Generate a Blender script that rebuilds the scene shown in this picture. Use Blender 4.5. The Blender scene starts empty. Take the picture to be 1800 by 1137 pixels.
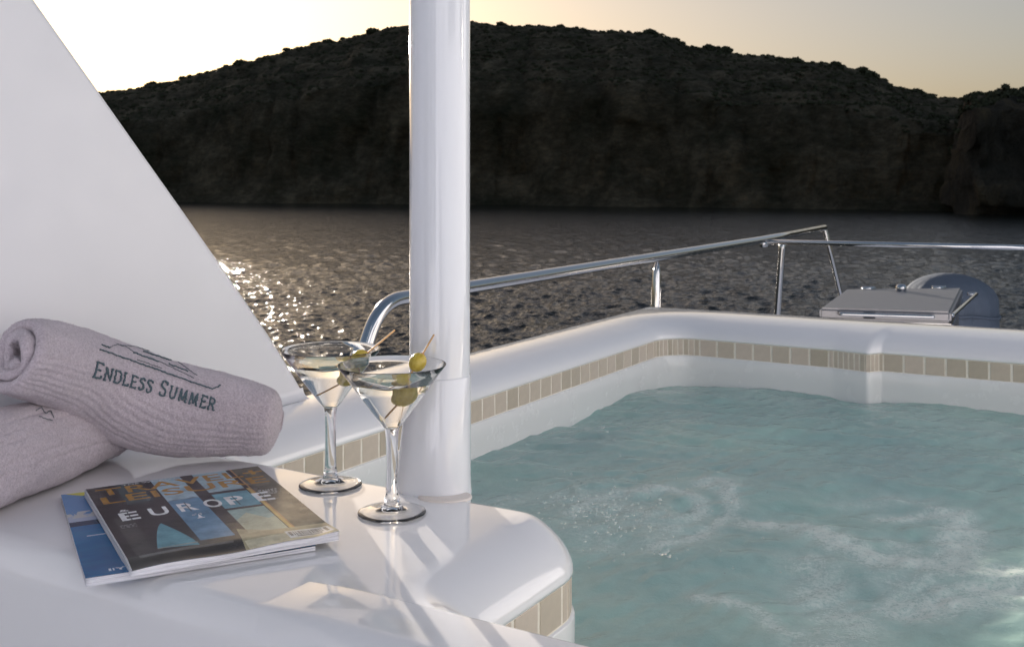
import bpy, bmesh, math, random
import numpy as np
from mathutils import Vector, Matrix
from mathutils.bvhtree import BVHTree
from mathutils.geometry import delaunay_2d_cdt

random.seed(7)
rng = np.random.default_rng(7)
PI = math.pi
S = bpy.context.scene
COL = S.collection

# ------------------------------------------------------------------ camera
F = 1900.0          # focal length in photo pixels (photo is 1800 wide)
HY = 311.0          # row of the horizon in the photo
CZ = 0.356          # camera height above the counter top
cam_d = bpy.data.cameras.new('camera')
cam = bpy.data.objects.new('camera', cam_d)
COL.objects.link(cam)
cam.location = (0, 0, CZ)
cam.rotation_euler = (math.radians(90), 0, 0)
cam_d.sensor_width = 36.0
cam_d.lens = 36.0 * F / 1800.0
cam_d.shift_y = -(568.5 - HY) / 1800.0
cam_d.clip_start = 0.02
cam_d.clip_end = 30000
cam_d.dof.use_dof = True
cam_d.dof.focus_distance = 1.30
cam_d.dof.aperture_fstop = 22
S.camera = cam

# ------------------------------------------------------------------ light
SUN_AZ = math.radians(-19.8)     # from +Y towards +X
SUN_EL = math.radians(6.9)
world = bpy.data.worlds.new('World')
S.world = world
world.use_nodes = True
wn = world.node_tree
wn.nodes.clear()
sky = wn.nodes.new('ShaderNodeTexSky')
sky.sky_type = 'NISHITA'
sky.sun_disc = False
sky.sun_elevation = SUN_EL
sky.sun_rotation = SUN_AZ
sky.altitude = 0
sky.air_density = 1.0
sky.dust_density = 3.0
sky.ozone_density = 2.0
bg = wn.nodes.new('ShaderNodeBackground')
bg.inputs['Strength'].default_value = 0.118
wo = wn.nodes.new('ShaderNodeOutputWorld')
gm = wn.nodes.new('ShaderNodeGamma'); gm.inputs['Gamma'].default_value = 0.60      # hazy evening: low contrast between the two halves of the sky
hs = wn.nodes.new('ShaderNodeHueSaturation'); hs.inputs['Saturation'].default_value = 1.12
wn.links.new(sky.outputs[0], gm.inputs[0]); wn.links.new(gm.outputs[0], hs.inputs['Color'])
tint = wn.nodes.new('ShaderNodeMix'); tint.data_type = 'RGBA'; tint.blend_type = 'MULTIPLY'; tint.inputs[0].default_value = 1.0
tint.inputs[7].default_value = (1.05, 0.975, 0.985, 1)
wn.links.new(hs.outputs[0], tint.inputs[6]); wn.links.new(tint.outputs[2], bg.inputs[0])
wn.links.new(bg.outputs[0], wo.inputs[0])

sun_d = bpy.data.lights.new('sun', 'SUN')
sun = bpy.data.objects.new('sun', sun_d)
COL.objects.link(sun)
sun_d.energy = 5.0
sun_d.angle = math.radians(0.5)
sun_d.color = (1.0, 0.89, 0.76)
sdir = Vector((math.sin(SUN_AZ) * math.cos(SUN_EL), math.cos(SUN_AZ) * math.cos(SUN_EL), math.sin(SUN_EL)))
sun.rotation_euler = sdir.to_track_quat('Z', 'Y').to_euler()

S.view_settings.view_transform = 'Standard'
S.view_settings.look = 'None'
S.view_settings.exposure = 0.98
S.view_settings.gamma = 1.0
S.view_settings.use_curve_mapping = False
S.render.engine = 'CYCLES'

# ------------------------------------------------------------------ helpers
CA, SA = math.cos(math.radians(30.66)), math.sin(math.radians(30.66))
def uv2xy(u, v):            # the boat's own axes: u across the tub, v away from the counter
    return (CA * u + SA * v, -SA * u + CA * v)
def P(u, v, z):
    x, y = uv2xy(u, v)
    return Vector((x, y, z))
def at_z(px, py, z):        # point of a level plane seen at a photo pixel
    Y = (CZ - z) * F / (py - HY)
    return Vector(((px - 900) / F * Y, Y, z))
def at_y(px, py, Y):
    return Vector(((px - 900) / F * Y, Y, CZ - (py - HY) / F * Y))
def ss(a, b, x):
    t = np.clip((x - a) / (b - a), 0, 1)
    return t * t * (3 - 2 * t)

def vnoise(x, y, z=0.0, seed=0):
    x = np.asarray(x, float); y = np.asarray(y, float); z = np.asarray(z, float) + x * 0
    xi = np.floor(x).astype(np.int64); yi = np.floor(y).astype(np.int64); zi = np.floor(z).astype(np.int64)
    xf, yf, zf = x - xi, y - yi, z - zi
    q = lambda t: t * t * t * (t * (t * 6 - 15) + 10)
    wx, wy, wz = q(xf), q(yf), q(zf)
    def h(a, b, c):
        n = (a * 374761393 + b * 668265263 + c * 2147483647 + seed * 144665) & 0xffffffff
        n = ((n ^ (n >> 13)) * 1274126177) & 0xffffffff
        n = ((n ^ (n >> 16)) * 2246822519) & 0xffffffff
        return ((n ^ (n >> 15)) & 0xffff) / 32767.5 - 1.0
    r = 0
    for dx in (0, 1):
        for dy in (0, 1):
            for dz in (0, 1):
                w = (wx if dx else 1 - wx) * (wy if dy else 1 - wy) * (wz if dz else 1 - wz)
                r = r + w * h(xi + dx, yi + dy, zi + dz)
    return r
def fbm(x, y, z=0.0, o=4, seed=0, gain=0.5):
    r = 0; a = 1.0; f = 1.0; t = 0
    for i in range(o):
        r = r + a * vnoise(np.asarray(x) * f + 17.3 * i, np.asarray(y) * f - 9.1 * i, np.asarray(z) * f, seed + i)
        t += a; a *= gain; f *= 2.03
    return r / t

def mesh_from(name, verts, faces, mats=(), smooth=True):
    me = bpy.data.meshes.new(name)
    me.from_pydata([tuple(v) for v in verts], [], faces)
    for m in mats: me.materials.append(m)
    if smooth:
        me.polygons.foreach_set('use_smooth', [True] * len(me.polygons))
    me.update()
    return me
def grid_mesh(name, X, Y, Z, mat, wrap=False, smooth=True):
    """X,Y,Z are (rows, cols) arrays"""
    r, c = X.shape
    me = bpy.data.meshes.new(name)
    co = np.stack([X, Y, Z], -1).reshape(-1, 3).astype(np.float32)
    i = np.arange(r - 1)[:, None]; j = np.arange(c - (0 if wrap else 1))[None, :]
    j2 = (j + 1) % c
    q = np.stack([i * c + j, i * c + j2, (i + 1) * c + j2, (i + 1) * c + j], -1).reshape(-1, 4)
    me.vertices.add(len(co)); me.vertices.foreach_set('co', co.ravel())
    me.loops.add(q.size); me.loops.foreach_set('vertex_index', q.ravel().astype(np.int32))
    me.polygons.add(len(q))
    me.polygons.foreach_set('loop_start', (np.arange(len(q)) * 4).astype(np.int32))
    me.polygons.foreach_set('loop_total', np.full(len(q), 4, np.int32))
    if smooth: me.polygons.foreach_set('use_smooth', np.ones(len(q), bool))
    me.materials.append(mat)
    me.update(calc_edges=True)
    return me
def link(name, me, parent=None, **props):
    o = bpy.data.objects.new(name, me)
    COL.objects.link(o)
    if parent is not None: o.parent = parent
    for k, v in props.items(): o[k] = v
    return o
def thing(name, label, cat, group=None, loc=(0, 0, 0)):
    o = bpy.data.objects.new(name, None)
    COL.objects.link(o)
    o.empty_display_size = 0.05
    o.location = loc
    o['label'] = label; o['category'] = cat
    if group: o['group'] = group
    return o
def part(name, me, parent):      # mesh given in world coordinates, parent un-rotated
    o = link(name, me, parent)
    o.matrix_parent_inverse = Matrix.Translation(-Vector(parent.location))
    return o
def sub(name, me, parent):
    o = link(name, me, parent)
    return o
def tube_mesh(name, pts, rad, mat, n=16, cap=True):
    pts = [Vector(p) for p in pts]
    if not hasattr(rad, '__len__'): rad = [rad] * len(pts)
    verts, faces = [], []
    t0 = (pts[1] - pts[0]).normalized()
    ref = Vector((0, 0, 1)) if abs(t0.z) < 0.9 else Vector((1, 0, 0))
    nrm = t0.cross(ref).normalized()
    for i, p in enumerate(pts):
        if i == 0: t = pts[1] - pts[0]
        elif i == len(pts) - 1: t = pts[-1] - pts[-2]
        else: t = pts[i + 1] - pts[i - 1]
        t.normalize()
        nrm = (nrm - t * nrm.dot(t)).normalized()
        b = t.cross(nrm)
        for k in range(n):
            a = 2 * PI * k / n
            verts.append(p + (nrm * math.cos(a) + b * math.sin(a)) * rad[i])
    for i in range(len(pts) - 1):
        for k in range(n):
            faces.append((i * n + k, i * n + (k + 1) % n, (i + 1) * n + (k + 1) % n, (i + 1) * n + k))
    if cap:
        faces.append(tuple(range(n - 1, -1, -1)))
        faces.append(tuple((len(pts) - 1) * n + k for k in range(n)))
    return mesh_from(name, verts, faces, [mat])
def fillet(pts, radii, n=8):
    """round the corners of an open polyline (3-D)"""
    pts = [Vector(p) for p in pts]; out = [pts[0]]
    for i in range(1, len(pts) - 1):
        a, b, c = pts[i - 1], pts[i], pts[i + 1]
        d1, d2 = (a - b), (c - b)
        r = min(radii[i - 1], d1.length * 0.49, d2.length * 0.49)
        d1.normalize(); d2.normalize()
        p1, p2 = b + d1 * r, b + d2 * r
        for k in range(n + 1):
            t = k / n
            out.append(p1.lerp(b, t).lerp(b.lerp(p2, t), t))
    out.append(pts[-1])
    return out
def lathe(name, prof, mat, n=64, loc=(0, 0, 0)):
    R = np.array([p[0] for p in prof]); Z = np.array([p[1] for p in prof])
    a = np.linspace(0, 2 * PI, n, endpoint=False)
    X = R[:, None] * np.cos(a)[None]; Y = R[:, None] * np.sin(a)[None]
    return grid_mesh(name, X + loc[0], Y + loc[1], Z[:, None] + 0 * X + loc[2], mat, wrap=True)
def box_bm(bm, x0, x1, y0, y1, z0, z1, bev=0.0, seg=2):
    r = bmesh.ops.create_cube(bm, size=1.0)
    vs = r['verts']
    bmesh.ops.scale(bm, vec=(x1 - x0, y1 - y0, z1 - z0), verts=vs)
    bmesh.ops.translate(bm, vec=((x0 + x1) / 2, (y0 + y1) / 2, (z0 + z1) / 2), verts=vs)
    if bev:
        es = list({e for v in vs for e in v.link_edges})
        bmesh.ops.bevel(bm, geom=es, offset=bev, segments=seg, affect='EDGES', profile=0.6)
def bm_done(name, bm, mats, smooth=False):
    me = bpy.data.meshes.new(name); bm.to_mesh(me); bm.free()
    for m in mats: me.materials.append(m)
    if smooth: me.polygons.foreach_set('use_smooth', [True] * len(me.polygons))
    return me

# ------------------------------------------------------------------ materials
def mat(name, color=(0.8, 0.8, 0.8), rough=0.5, metal=0.0, spec=0.5, **kw):
    m = bpy.data.materials.new(name); m.use_nodes = True
    b = m.node_tree.nodes['Principled BSDF']
    b.inputs['Base Color'].default_value = (*color, 1)
    b.inputs['Roughness'].default_value = rough
    b.inputs['Metallic'].default_value = metal
    b.inputs['Specular IOR Level'].default_value = spec
    for k, v in kw.items(): b.inputs[k.replace('_', ' ')].default_value = v
    return m
def N(m, typ, **kw):
    n = m.node_tree.nodes.new(typ)
    for k, v in kw.items():
        if k in n.inputs: n.inputs[k].default_value = v
        else: setattr(n, k, v)
    return n
def L(m, a, b): m.node_tree.links.new(a, b)
def bsdf(m): return m.node_tree.nodes['Principled BSDF']
def coords(m, which='Object'):
    return N(m, 'ShaderNodeTexCoord').outputs[which]
def noise(m, scale, detail=4.0, rough=0.55, vec=None, dist=0.0):
    n = N(m, 'ShaderNodeTexNoise'); n.inputs['Scale'].default_value = scale
    n.inputs['Detail'].default_value = detail; n.inputs['Roughness'].default_value = rough
    n.inputs['Distortion'].default_value = dist
    L(m, vec if vec is not None else coords(m), n.inputs['Vector'])
    return n.outputs['Fac']
def ramp(m, fac, stops):
    r = N(m, 'ShaderNodeValToRGB'); cr = r.color_ramp
    while len(cr.elements) < len(stops): cr.elements.new(0.5)
    for e, (p, c) in zip(cr.elements, stops):
        e.position = p; e.color = (*c, 1) if hasattr(c, '__len__') else (c, c, c, 1)
    L(m, fac, r.inputs['Fac']); return r.outputs['Color']
def bump(m, height, strength, dist, prev=None):
    b = N(m, 'ShaderNodeBump'); b.inputs['Strength'].default_value = strength; b.inputs['Distance'].default_value = dist
    L(m, height, b.inputs['Height'])
    if prev is not None: L(m, prev, b.inputs['Normal'])
    return b.outputs['Normal']
def mapping(m, scale=(1, 1, 1), rot=(0, 0, 0), which='Object'):
    mp = N(m, 'ShaderNodeMapping'); mp.inputs['Scale'].default_value = scale; mp.inputs['Rotation'].default_value = rot
    L(m, coords(m, which), mp.inputs['Vector']); return mp.outputs['Vector']

# white gelcoat: glossy, faint orange peel and faint smudges
def gelcoat(name, color, rough, peel=0.0006):
    m = mat(name, color, rough, spec=0.5, Coat_Weight=0.6, Coat_Roughness=0.03)
    a = noise(m, 3.0, 5)
    L(m, ramp(m, a, [(0.3, tuple(c * 0.965 for c in color)), (0.7, color)]), bsdf(m).inputs['Base Color'])
    r2 = noise(m, 22.0, 6, 0.65)
    L(m, ramp(m, r2, [(0.35, rough * 0.7), (0.75, rough * 1.6)]), bsdf(m).inputs['Roughness'])
    n1 = bump(m, noise(m, 14.0, 2), 0.25, peel * 2)
    n2 = bump(m, noise(m, 900.0, 1), 0.08, 0.0002, n1)
    L(m, n2, bsdf(m).inputs['Normal']); L(m, n1, bsdf(m).inputs['Coat Normal'])
    return m
M = {}
M['deck'] = gelcoat('white_gelcoat', (0.86, 0.845, 0.85), 0.12)
M['bounce'] = mat('bounce_paint', (0.60, 0.645, 0.76), 0.55)  # cool tint chosen for the sunlight it bounces; also on the deck floor
M['tub'] = gelcoat('tub_acrylic', (0.80, 0.80, 0.79), 0.22)
M['panel'] = gelcoat('panel_paint', (0.76, 0.745, 0.76), 0.42, 0.0001)
bsdf(M['panel']).inputs['Coat Weight'].default_value = 0.15
bsdf(M['panel']).inputs['Coat Roughness'].default_value = 0.3
M['column'] = gelcoat('column_paint', (0.76, 0.76, 0.79), 0.12, 0.0002)

m = M['tile'] = mat('beige_tile', (0.52, 0.43, 0.34), 0.28)
oi = N(m, 'ShaderNodeObjectInfo')
tc = ramp(m, oi.outputs['Random'], [(0.0, (0.52, 0.445, 0.35)), (0.5, (0.61, 0.52, 0.42)), (1.0, (0.67, 0.565, 0.47))])
mx = N(m, 'ShaderNodeMix', data_type='RGBA', blend_type='MULTIPLY'); mx.inputs[0].default_value = 0.5
L(m, tc, mx.inputs[6]); L(m, ramp(m, noise(m, 60, 5), [(0.3, 0.8), (0.7, 1.0)]), mx.inputs[7])
L(m, mx.outputs[2], bsdf(m).inputs['Base Color'])
L(m, bump(m, noise(m, 120, 3), 0.15, 0.001), bsdf(m).inputs['Normal'])
M['grout'] = mat('grout', (0.62, 0.55, 0.44), 0.8)
L(M['grout'], ramp(M['grout'], noise(M['grout'], 90, 4), [(0.3, (0.78, 0.71, 0.60)), (0.7, (0.88, 0.83, 0.74))]), bsdf(M['grout']).inputs['Base Color'])
M['steel'] = mat('polished_steel', (0.62, 0.62, 0.63), 0.09, 1.0)
L(M['steel'], ramp(M['steel'], noise(M['steel'], 30, 6, 0.7), [(0.35, 0.06), (0.75, 0.2)]), bsdf(M['steel']).inputs['Roughness'])
M['brushed'] = mat('brushed_steel', (0.27, 0.27, 0.29), 0.42, 1.0)
L(M['brushed'], bump(M['brushed'], noise(M['brushed'], 60, 3, 0.5, mapping(M['brushed'], (1, 30, 30))), 0.15, 0.002), bsdf(M['brushed']).inputs['Normal'])
M['beige'] = mat('reflection_beige', (0.78, 0.70, 0.64), 0.35)  # warm tone of a reflection, given as plain colour
M['canvas'] = mat('blue_canvas', (0.10, 0.125, 0.17), 0.8)
L(M['canvas'], bump(M['canvas'], noise(M['canvas'], 9, 5), 0.5, 0.02), bsdf(M['canvas']).inputs['Normal'])
M['teak'] = mat('weathered_teak', (0.22, 0.17, 0.12), 0.6)
L(M['teak'], ramp(M['teak'], noise(M['teak'], 8, 6, 0.6, mapping(M['teak'], (1, 12, 12))), [(0.3, (0.16, 0.12, 0.085)), (0.7, (0.28, 0.22, 0.16))]), bsdf(M['teak']).inputs['Base Color'])
M['glass'] = mat('clear_glass', (1, 1, 1), 0.0, Transmission_Weight=1.0, IOR=1.5)
M['drink'] = mat('clear_gin', (1.0, 0.99, 0.95), 0.0, Transmission_Weight=1.0, IOR=1.345)
M['wood'] = mat('cocktail_stick', (0.62, 0.36, 0.16), 0.5)
M['olive'] = mat('green_olive', (0.36, 0.33, 0.06), 0.22, Subsurface_Weight=0.25, Subsurface_Radius=(0.006, 0.005, 0.001), Subsurface_Scale=0.6)
L(M['olive'], ramp(M['olive'], noise(M['olive'], 160, 4), [(0.3, (0.46, 0.32, 0.035)), (0.7, (0.66, 0.52, 0.10))]), bsdf(M['olive']).inputs['Base Color'])
M['pimento'] = mat('red_pimento', (0.50, 0.10, 0.02), 0.3)
M['thread'] = mat('teal_thread', (0.075, 0.115, 0.135), 0.7)
M['paper'] = mat('magazine_paper', (0.72, 0.71, 0.74), 0.5)
wv = noise(M['paper'], 1.0, 3, 0.6, mapping(M['paper'], (3, 3, 1500)))
L(M['paper'], ramp(M['paper'], wv, [(0.3, (0.42, 0.41, 0.46)), (0.55, (0.80, 0.79, 0.82))]), bsdf(M['paper']).inputs['Base Color'])
m = M['print'] = mat('printed_gloss_cover', (0.5, 0.5, 0.5), 0.18, spec=0.25, Coat_Weight=0.0)
at = N(m, 'ShaderNodeAttribute', attribute_name='ink'); L(m, at.outputs['Color'], bsdf(m).inputs['Base Color'])
L(m, bump(m, noise(m, 9, 3), 0.35, 0.006), bsdf(m).inputs['Normal'])

# towel
m = M['towel'] = mat('mauve_terry', (0.42, 0.34, 0.40), 0.95, spec=0.1, Sheen_Weight=0.35, Sheen_Roughness=0.5)
nz = noise(m, 420, 4, 0.75)
big = noise(m, 28, 4)
c1 = ramp(m, nz, [(0.30, (0.43, 0.36, 0.405)), (0.50, (0.60, 0.515, 0.565)), (0.70, (0.74, 0.655, 0.70))])
mx = N(m, 'ShaderNodeMix', data_type='RGBA', blend_type='MULTIPLY'); mx.inputs[0].default_value = 0.6
L(m, c1, mx.inputs[6]); L(m, ramp(m, big, [(0.3, 0.86), (0.7, 1.0)]), mx.inputs[7])
L(m, mx.outputs[2], bsdf(m).inputs['Base Color'])
b1 = bump(m, nz, 0.8, 0.0035)
L(m, b1, bsdf(m).inputs['Normal'])

# sea
m = M['sea'] = mat('sea_water', (0.010, 0.013, 0.012), 0.12, spec=0.5, IOR=1.33)
v1 = mapping(m, (1, 1, 1))
b0 = bump(m, noise(m, 0.9, 4, 0.6, v1), 0.75, 0.38)
b1 = bump(m, noise(m, 3.6, 5, 0.6, v1), 0.6, 0.05, b0)
L(m, b1, bsdf(m).inputs['Normal'])

# tub water: milky, aerated, foam from the jets
m = M['pool'] = mat('tub_water', (0.20, 0.36, 0.34), 0.10, spec=0.5, IOR=1.33)
fo = N(m, 'ShaderNodeAttribute', attribute_name='foam')
fz = noise(m, 150, 6, 0.8, dist=0.6)
ad = N(m, 'ShaderNodeMath', operation='MULTIPLY_ADD'); L(m, fz, ad.inputs[0]); ad.inputs[1].default_value = 2.6; ad.inputs[2].default_value = -1.4
ad2 = N(m, 'ShaderNodeMath', operation='MULTIPLY'); L(m, ad.outputs[0], ad2.inputs[0])
f4 = N(m, 'ShaderNodeMath', operation='MULTIPLY'); L(m, fo.outputs['Fac'], f4.inputs[0]); f4.inputs[1].default_value = 1.6
L(m, f4.outputs[0], ad2.inputs[1])
ad3 = N(m, 'ShaderNodeMath', operation='ADD', use_clamp=True); L(m, ad2.outputs[0], ad3.inputs[0]); L(m, fo.outputs['Fac'], ad3.inputs[1])
deep = ramp(m, noise(m, 2.6, 4, 0.5, dist=0.5), [(0.3, (0.26, 0.405, 0.39)), (0.55, (0.31, 0.475, 0.435)), (0.75, (0.36, 0.54, 0.465))])
fm = N(m, 'ShaderNodeMix', data_type='RGBA'); L(m, ad3.outputs[0], fm.inputs[0]); L(m, deep, fm.inputs[6]); fm.inputs[7].default_value = (0.66, 0.73, 0.68, 1)
L(m, fm.outputs[2], bsdf(m).inputs['Base Color'])
L(m, ramp(m, ad3.outputs[0], [(0.1, 0.08), (0.8, 0.45)]), bsdf(m).inputs['Roughness'])
wv1 = bump(m, noise(m, 26, 5, 0.6, mapping(m, (1, 1.6, 1)), 0.4), 0.35, 0.006)
L(m, bump(m, fz, 0.3, 0.003, wv1), bsdf(m).inputs['Normal'])
M['droplet'] = mat('water_droplet', (0.9, 0.95, 0.95), 0.02, Transmission_Weight=0.95, IOR=1.33)

# land
m = M['hill'] = mat('scrubby_rock', (0.05, 0.045, 0.03), 0.95, spec=0.1)
n1 = noise(m, 0.09, 8, 0.65); n2 = noise(m, 0.35, 8, 0.7, mapping(m, (1, 1, 2.2)))
ca = ramp(m, n1, [(0.32, (0.070, 0.066, 0.040)), (0.50, (0.145, 0.115, 0.075)), (0.66, (0.26, 0.20, 0.13))])
cb = ramp(m, n2, [(0.36, 0.6), (0.55, 1.0), (0.78, 1.7)])
mx = N(m, 'ShaderNodeMix', data_type='RGBA', blend_type='MULTIPLY'); mx.inputs[0].default_value = 1.0
L(m, ca, mx.inputs[6]); L(m, cb, mx.inputs[7]); L(m, mx.outputs[2], bsdf(m).inputs['Base Color'])
L(m, bump(m, noise(m, 0.9, 10, 0.75), 1.0, 1.8, bump(m, noise(m, 0.22, 6, 0.6, mapping(m, (1, 1, 2.5))), 1.0, 3.0)), bsdf(m).inputs['Normal'])
m = M['rock'] = mat('ochre_cliff', (0.08, 0.06, 0.04), 0.95, spec=0.1)
n1 = noise(m, 0.07, 8, 0.7, mapping(m, (1, 1, 0.6)))
L(m, ramp(m, n1, [(0.34, (0.05, 0.045, 0.035)), (0.50, (0.12, 0.095, 0.07)), (0.66, (0.24, 0.17, 0.10))]), bsdf(m).inputs['Base Color'])
L(m, bump(m, noise(m, 0.8, 10, 0.75), 1.0, 2.0, bump(m, noise(m, 0.2, 6, 0.65, mapping(m, (1, 1, 0.6))), 1.0, 4.0)), bsdf(m).inputs['Normal'])
M['shrub'] = mat('scrub_leaves', (0.08, 0.078, 0.045), 0.9, spec=0.1)

# ------------------------------------------------------------------ the sea
SEA = CZ - 7.0
def waves(X, Y, dY):
    r = np.random.default_rng(3)
    H = np.zeros_like(X); DX = np.zeros_like(X); DY = np.zeros_like(X)
    for i in range(84):
        lam = 0.30 * (6.0 / 0.30) ** (i / 83.0) * r.uniform(0.9, 1.1)
        th = r.normal(math.radians(70), 1.0)
        k = 2 * PI / lam
        amp = 0.0092 * lam * r.uniform(0.6, 1.3)
        if lam > 1.1: amp *= (1.1 / lam) ** 0.9
        fade = ss(0.9, 2.6, lam / np.maximum(dY, 1e-3))
        ph = k * (X * math.cos(th) + Y * math.sin(th)) + r.uniform(0, 2 * PI)
        # patchy wind: groups of ripples
        H += amp * fade * np.cos(ph)
        DX -= 0.9 * amp * fade * math.cos(th) * np.sin(ph)
        DY -= 0.9 * amp * fade * math.sin(th) * np.sin(ph)
    return H, DX, DY
ys = np.linspace(335, 800, 620)
pxs = np.linspace(-350, 2150, 1000)
Yg = (CZ - SEA) * F / (ys[:, None] - HY) + 0 * pxs[None]
Xg = (pxs[None] - 900) / F * Yg
dYg = np.abs(np.gradient(Yg, axis=0))
H, DX, DY = waves(Xg, Yg, np.maximum(dYg, np.abs(np.gradient(Xg, axis=1))))
patch = 0.75 + 0.35 * fbm(Xg / 14, Yg / 30, o=3, seed=5)
link('sea', grid_mesh('sea', Xg + DX * patch, Yg + DY * patch, SEA + H * patch, M['sea']), kind='structure')
a = np.linspace(0, 2 * PI, 97)
rr = np.array([0.0, 20, 60, 200, 800, 3000, 12000])
link('open_sea', grid_mesh('open_sea', rr[:, None] * np.cos(a)[None], rr[:, None] * np.sin(a)[None], np.full((7, 97), SEA - 0.22), M['sea']), kind='structure')

# ------------------------------------------------------------------ hills
crest_x = [-1500, -900, -500, -200, 60, 183, 300, 420, 560, 655, 720, 830, 900, 1000, 1100, 1165, 1210, 1290, 1400, 1500, 1530, 1600, 1690, 1760, 2000, 2600, 3400]
crest_y = [270, 262, 245, 215, 185, 168, 151, 121, 88, 64, 57, 49, 51, 56, 63, 67, 86, 103, 118, 131, 141, 166, 181, 186, 195, 215, 250]
shore_x = [-1500, 0, 330, 900, 1300, 1660, 3400]
shore_y = [345, 353, 356, 361, 366, 371, 372]
def land(name, p0, p1, n, cx, cy, sx, sy, m, rows=150, deep=0.55, seed=1, steep=0.5, crag=1.0):
    p = np.linspace(p0, p1, n)
    c = np.interp(p, cx, cy); sh = np.interp(p, sx, sy)
    D = (CZ - SEA) * F / (sh - HY)
    D = D * (1 + 0.018 * fbm(p / 90, p * 0, o=4, seed=seed))
    t = np.linspace(-0.03, 1.0, rows)[:, None]
    Yc = D * (1 + deep * 0.75)
    Hc = (HY - c) / F * Yc + CZ - SEA
    tt = np.clip(t, 0, None)
    prof = steep * ss(0, 0.10, tt) + (1 - steep) * np.sin(np.clip((tt - 0.02) / 0.73, 0, 1) * PI / 2) ** 1.15
    prof = np.where(t > 0.75, 1.0 - (t - 0.75) * 0.9, prof)
    prof = np.where(t < 0, t * 3, prof)
    Y = D[None] * (1 + deep * tt) - (t < 0) * 0.5
    X = (p[None] - 900) / F * Y
    Z = Hc[None] * prof
    env = ss(0.0, 0.03, tt)
    g = fbm(X / 26, Y / 26, Z / 14, 5, seed + 3)
    rdg = 1 - np.abs(fbm(X / 15, Y / 40, Z / 22, 4, seed + 9)) * 2
    Z = Z + env * ((1 - ss(0.55, 0.8, tt)) * g * 3.0 + 0.5 * fbm(X / 4, Y / 4, 0, 4, seed + 5))
    crk = np.abs(fbm(X / (9 * crag), Z / 30 + 3, Y / 30, 4, seed + 13)) ** 0.7
    Y = Y + env * (1 - ss(0.3, 0.7, tt)) * (rdg * 3.5 * crag + 5 * g - 5.0 * crag * crk)
    X = X + env * (1 - ss(0.3, 0.7, tt)) * crag * 1.3 * fbm(Y / 7, Z / 7, X / 7, 4, seed + 15)
    # ledges in the cliff
    Z = Z + env * 0.55 * np.sin(Z * 1.7 + 2.2 * fbm(X / 30, Y / 30, 0, 3, seed + 7))
    Z = SEA + Z
    link(name, grid_mesh(name, X, Y, Z, m), kind='structure')
    return X, Y, Z
HX, HYY, HZ = land('hill', -1500, 3400, 1500, crest_x, crest_y, shore_x, shore_y, M['hill'])
hx2 = [1655, 1675, 1690, 1705, 1730, 1768, 1795, 1830, 1900, 2100, 2600]
hy2 = [345, 250, 190, 168, 164, 155, 160, 150, 130, 120, 150]
BX, BY, BZ = land('headland', 1655, 2600, 420, hx2, hy2, [1650, 1700, 2600], [374, 377, 384], M['rock'], rows=200, deep=0.22, seed=31, steep=0.8, crag=1.6)

# scrub on the hill: thousands of small leafy clumps, joined
def clump_verts(n_leaf, r, rs):
    d = rs.normal(size=(n_leaf, 3)); d /= np.linalg.norm(d, axis=1)[:, None]
    d[:, 2] = np.abs(d[:, 2]) * 0.9 - 0.1
    c = d * r * rs.uniform(0.45, 1.0, (n_leaf, 1))
    a = rs.normal(size=(n_leaf, 3)); a /= np.linalg.norm(a, axis=1)[:, None]
    b = np.cross(a, d); b /= np.linalg.norm(b, axis=1)[:, None] + 1e-6
    s = r * rs.uniform(0.28, 0.5, (n_leaf, 1))
    return np.stack([c + a * s, c - a * s * 0.5 + b * s, c - a * s * 0.5 - b * s], 1)
def tri_mesh(name, tris, m):
    tris = tris.reshape(-1, 3, 3); co = tris.reshape(-1, 3).astype(np.float32); k = len(tris)
    me = bpy.data.meshes.new(name)
    me.vertices.add(k * 3); me.vertices.foreach_set('co', co.ravel())
    me.loops.add(k * 3); me.loops.foreach_set('vertex_index', np.arange(k * 3, dtype=np.int32))
    me.polygons.add(k); me.polygons.foreach_set('loop_start', (np.arange(k) * 3).astype(np.int32))
    me.polygons.foreach_set('loop_total', np.full(k, 3, np.int32))
    me.materials.append(m); me.update(calc_edges=True); return me
variants = [clump_verts(40, 1.0, np.random.default_rng(100 + i)) for i in range(12)]
rs = np.random.default_rng(11)
acc = []
rows_ok = HX.shape[0]
for k in range(9000):
    i = int(rs.uniform(0.12, 0.80) * rows_ok); j = int(rs.uniform(0.24, 0.76) * HX.shape[1])
    p = np.array([HX[i, j], HYY[i, j], HZ[i, j]])
    s = rs.uniform(0.3, 1.1) ** 1.3 * (1.15 if i > rows_ok * 0.6 else 0.8)
    acc.append(variants[rs.integers(12)] * s * np.array([1, 1, 0.8]) + p)
for k in range(700):
    i = int(rs.uniform(0.2, 0.80) * BX.shape[0]); j = int(rs.uniform(0.02, 0.6) * BX.shape[1])
    p = np.array([BX[i, j], BY[i, j], BZ[i, j]])
    acc.append(variants[rs.integers(12)] * rs.uniform(0.4, 1.1) + p)
link('scrub', tri_mesh('scrub', np.concatenate(acc), M['shrub']), kind='stuff', label='dark low scrub covering the slopes of the hill', category='scrub')
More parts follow.
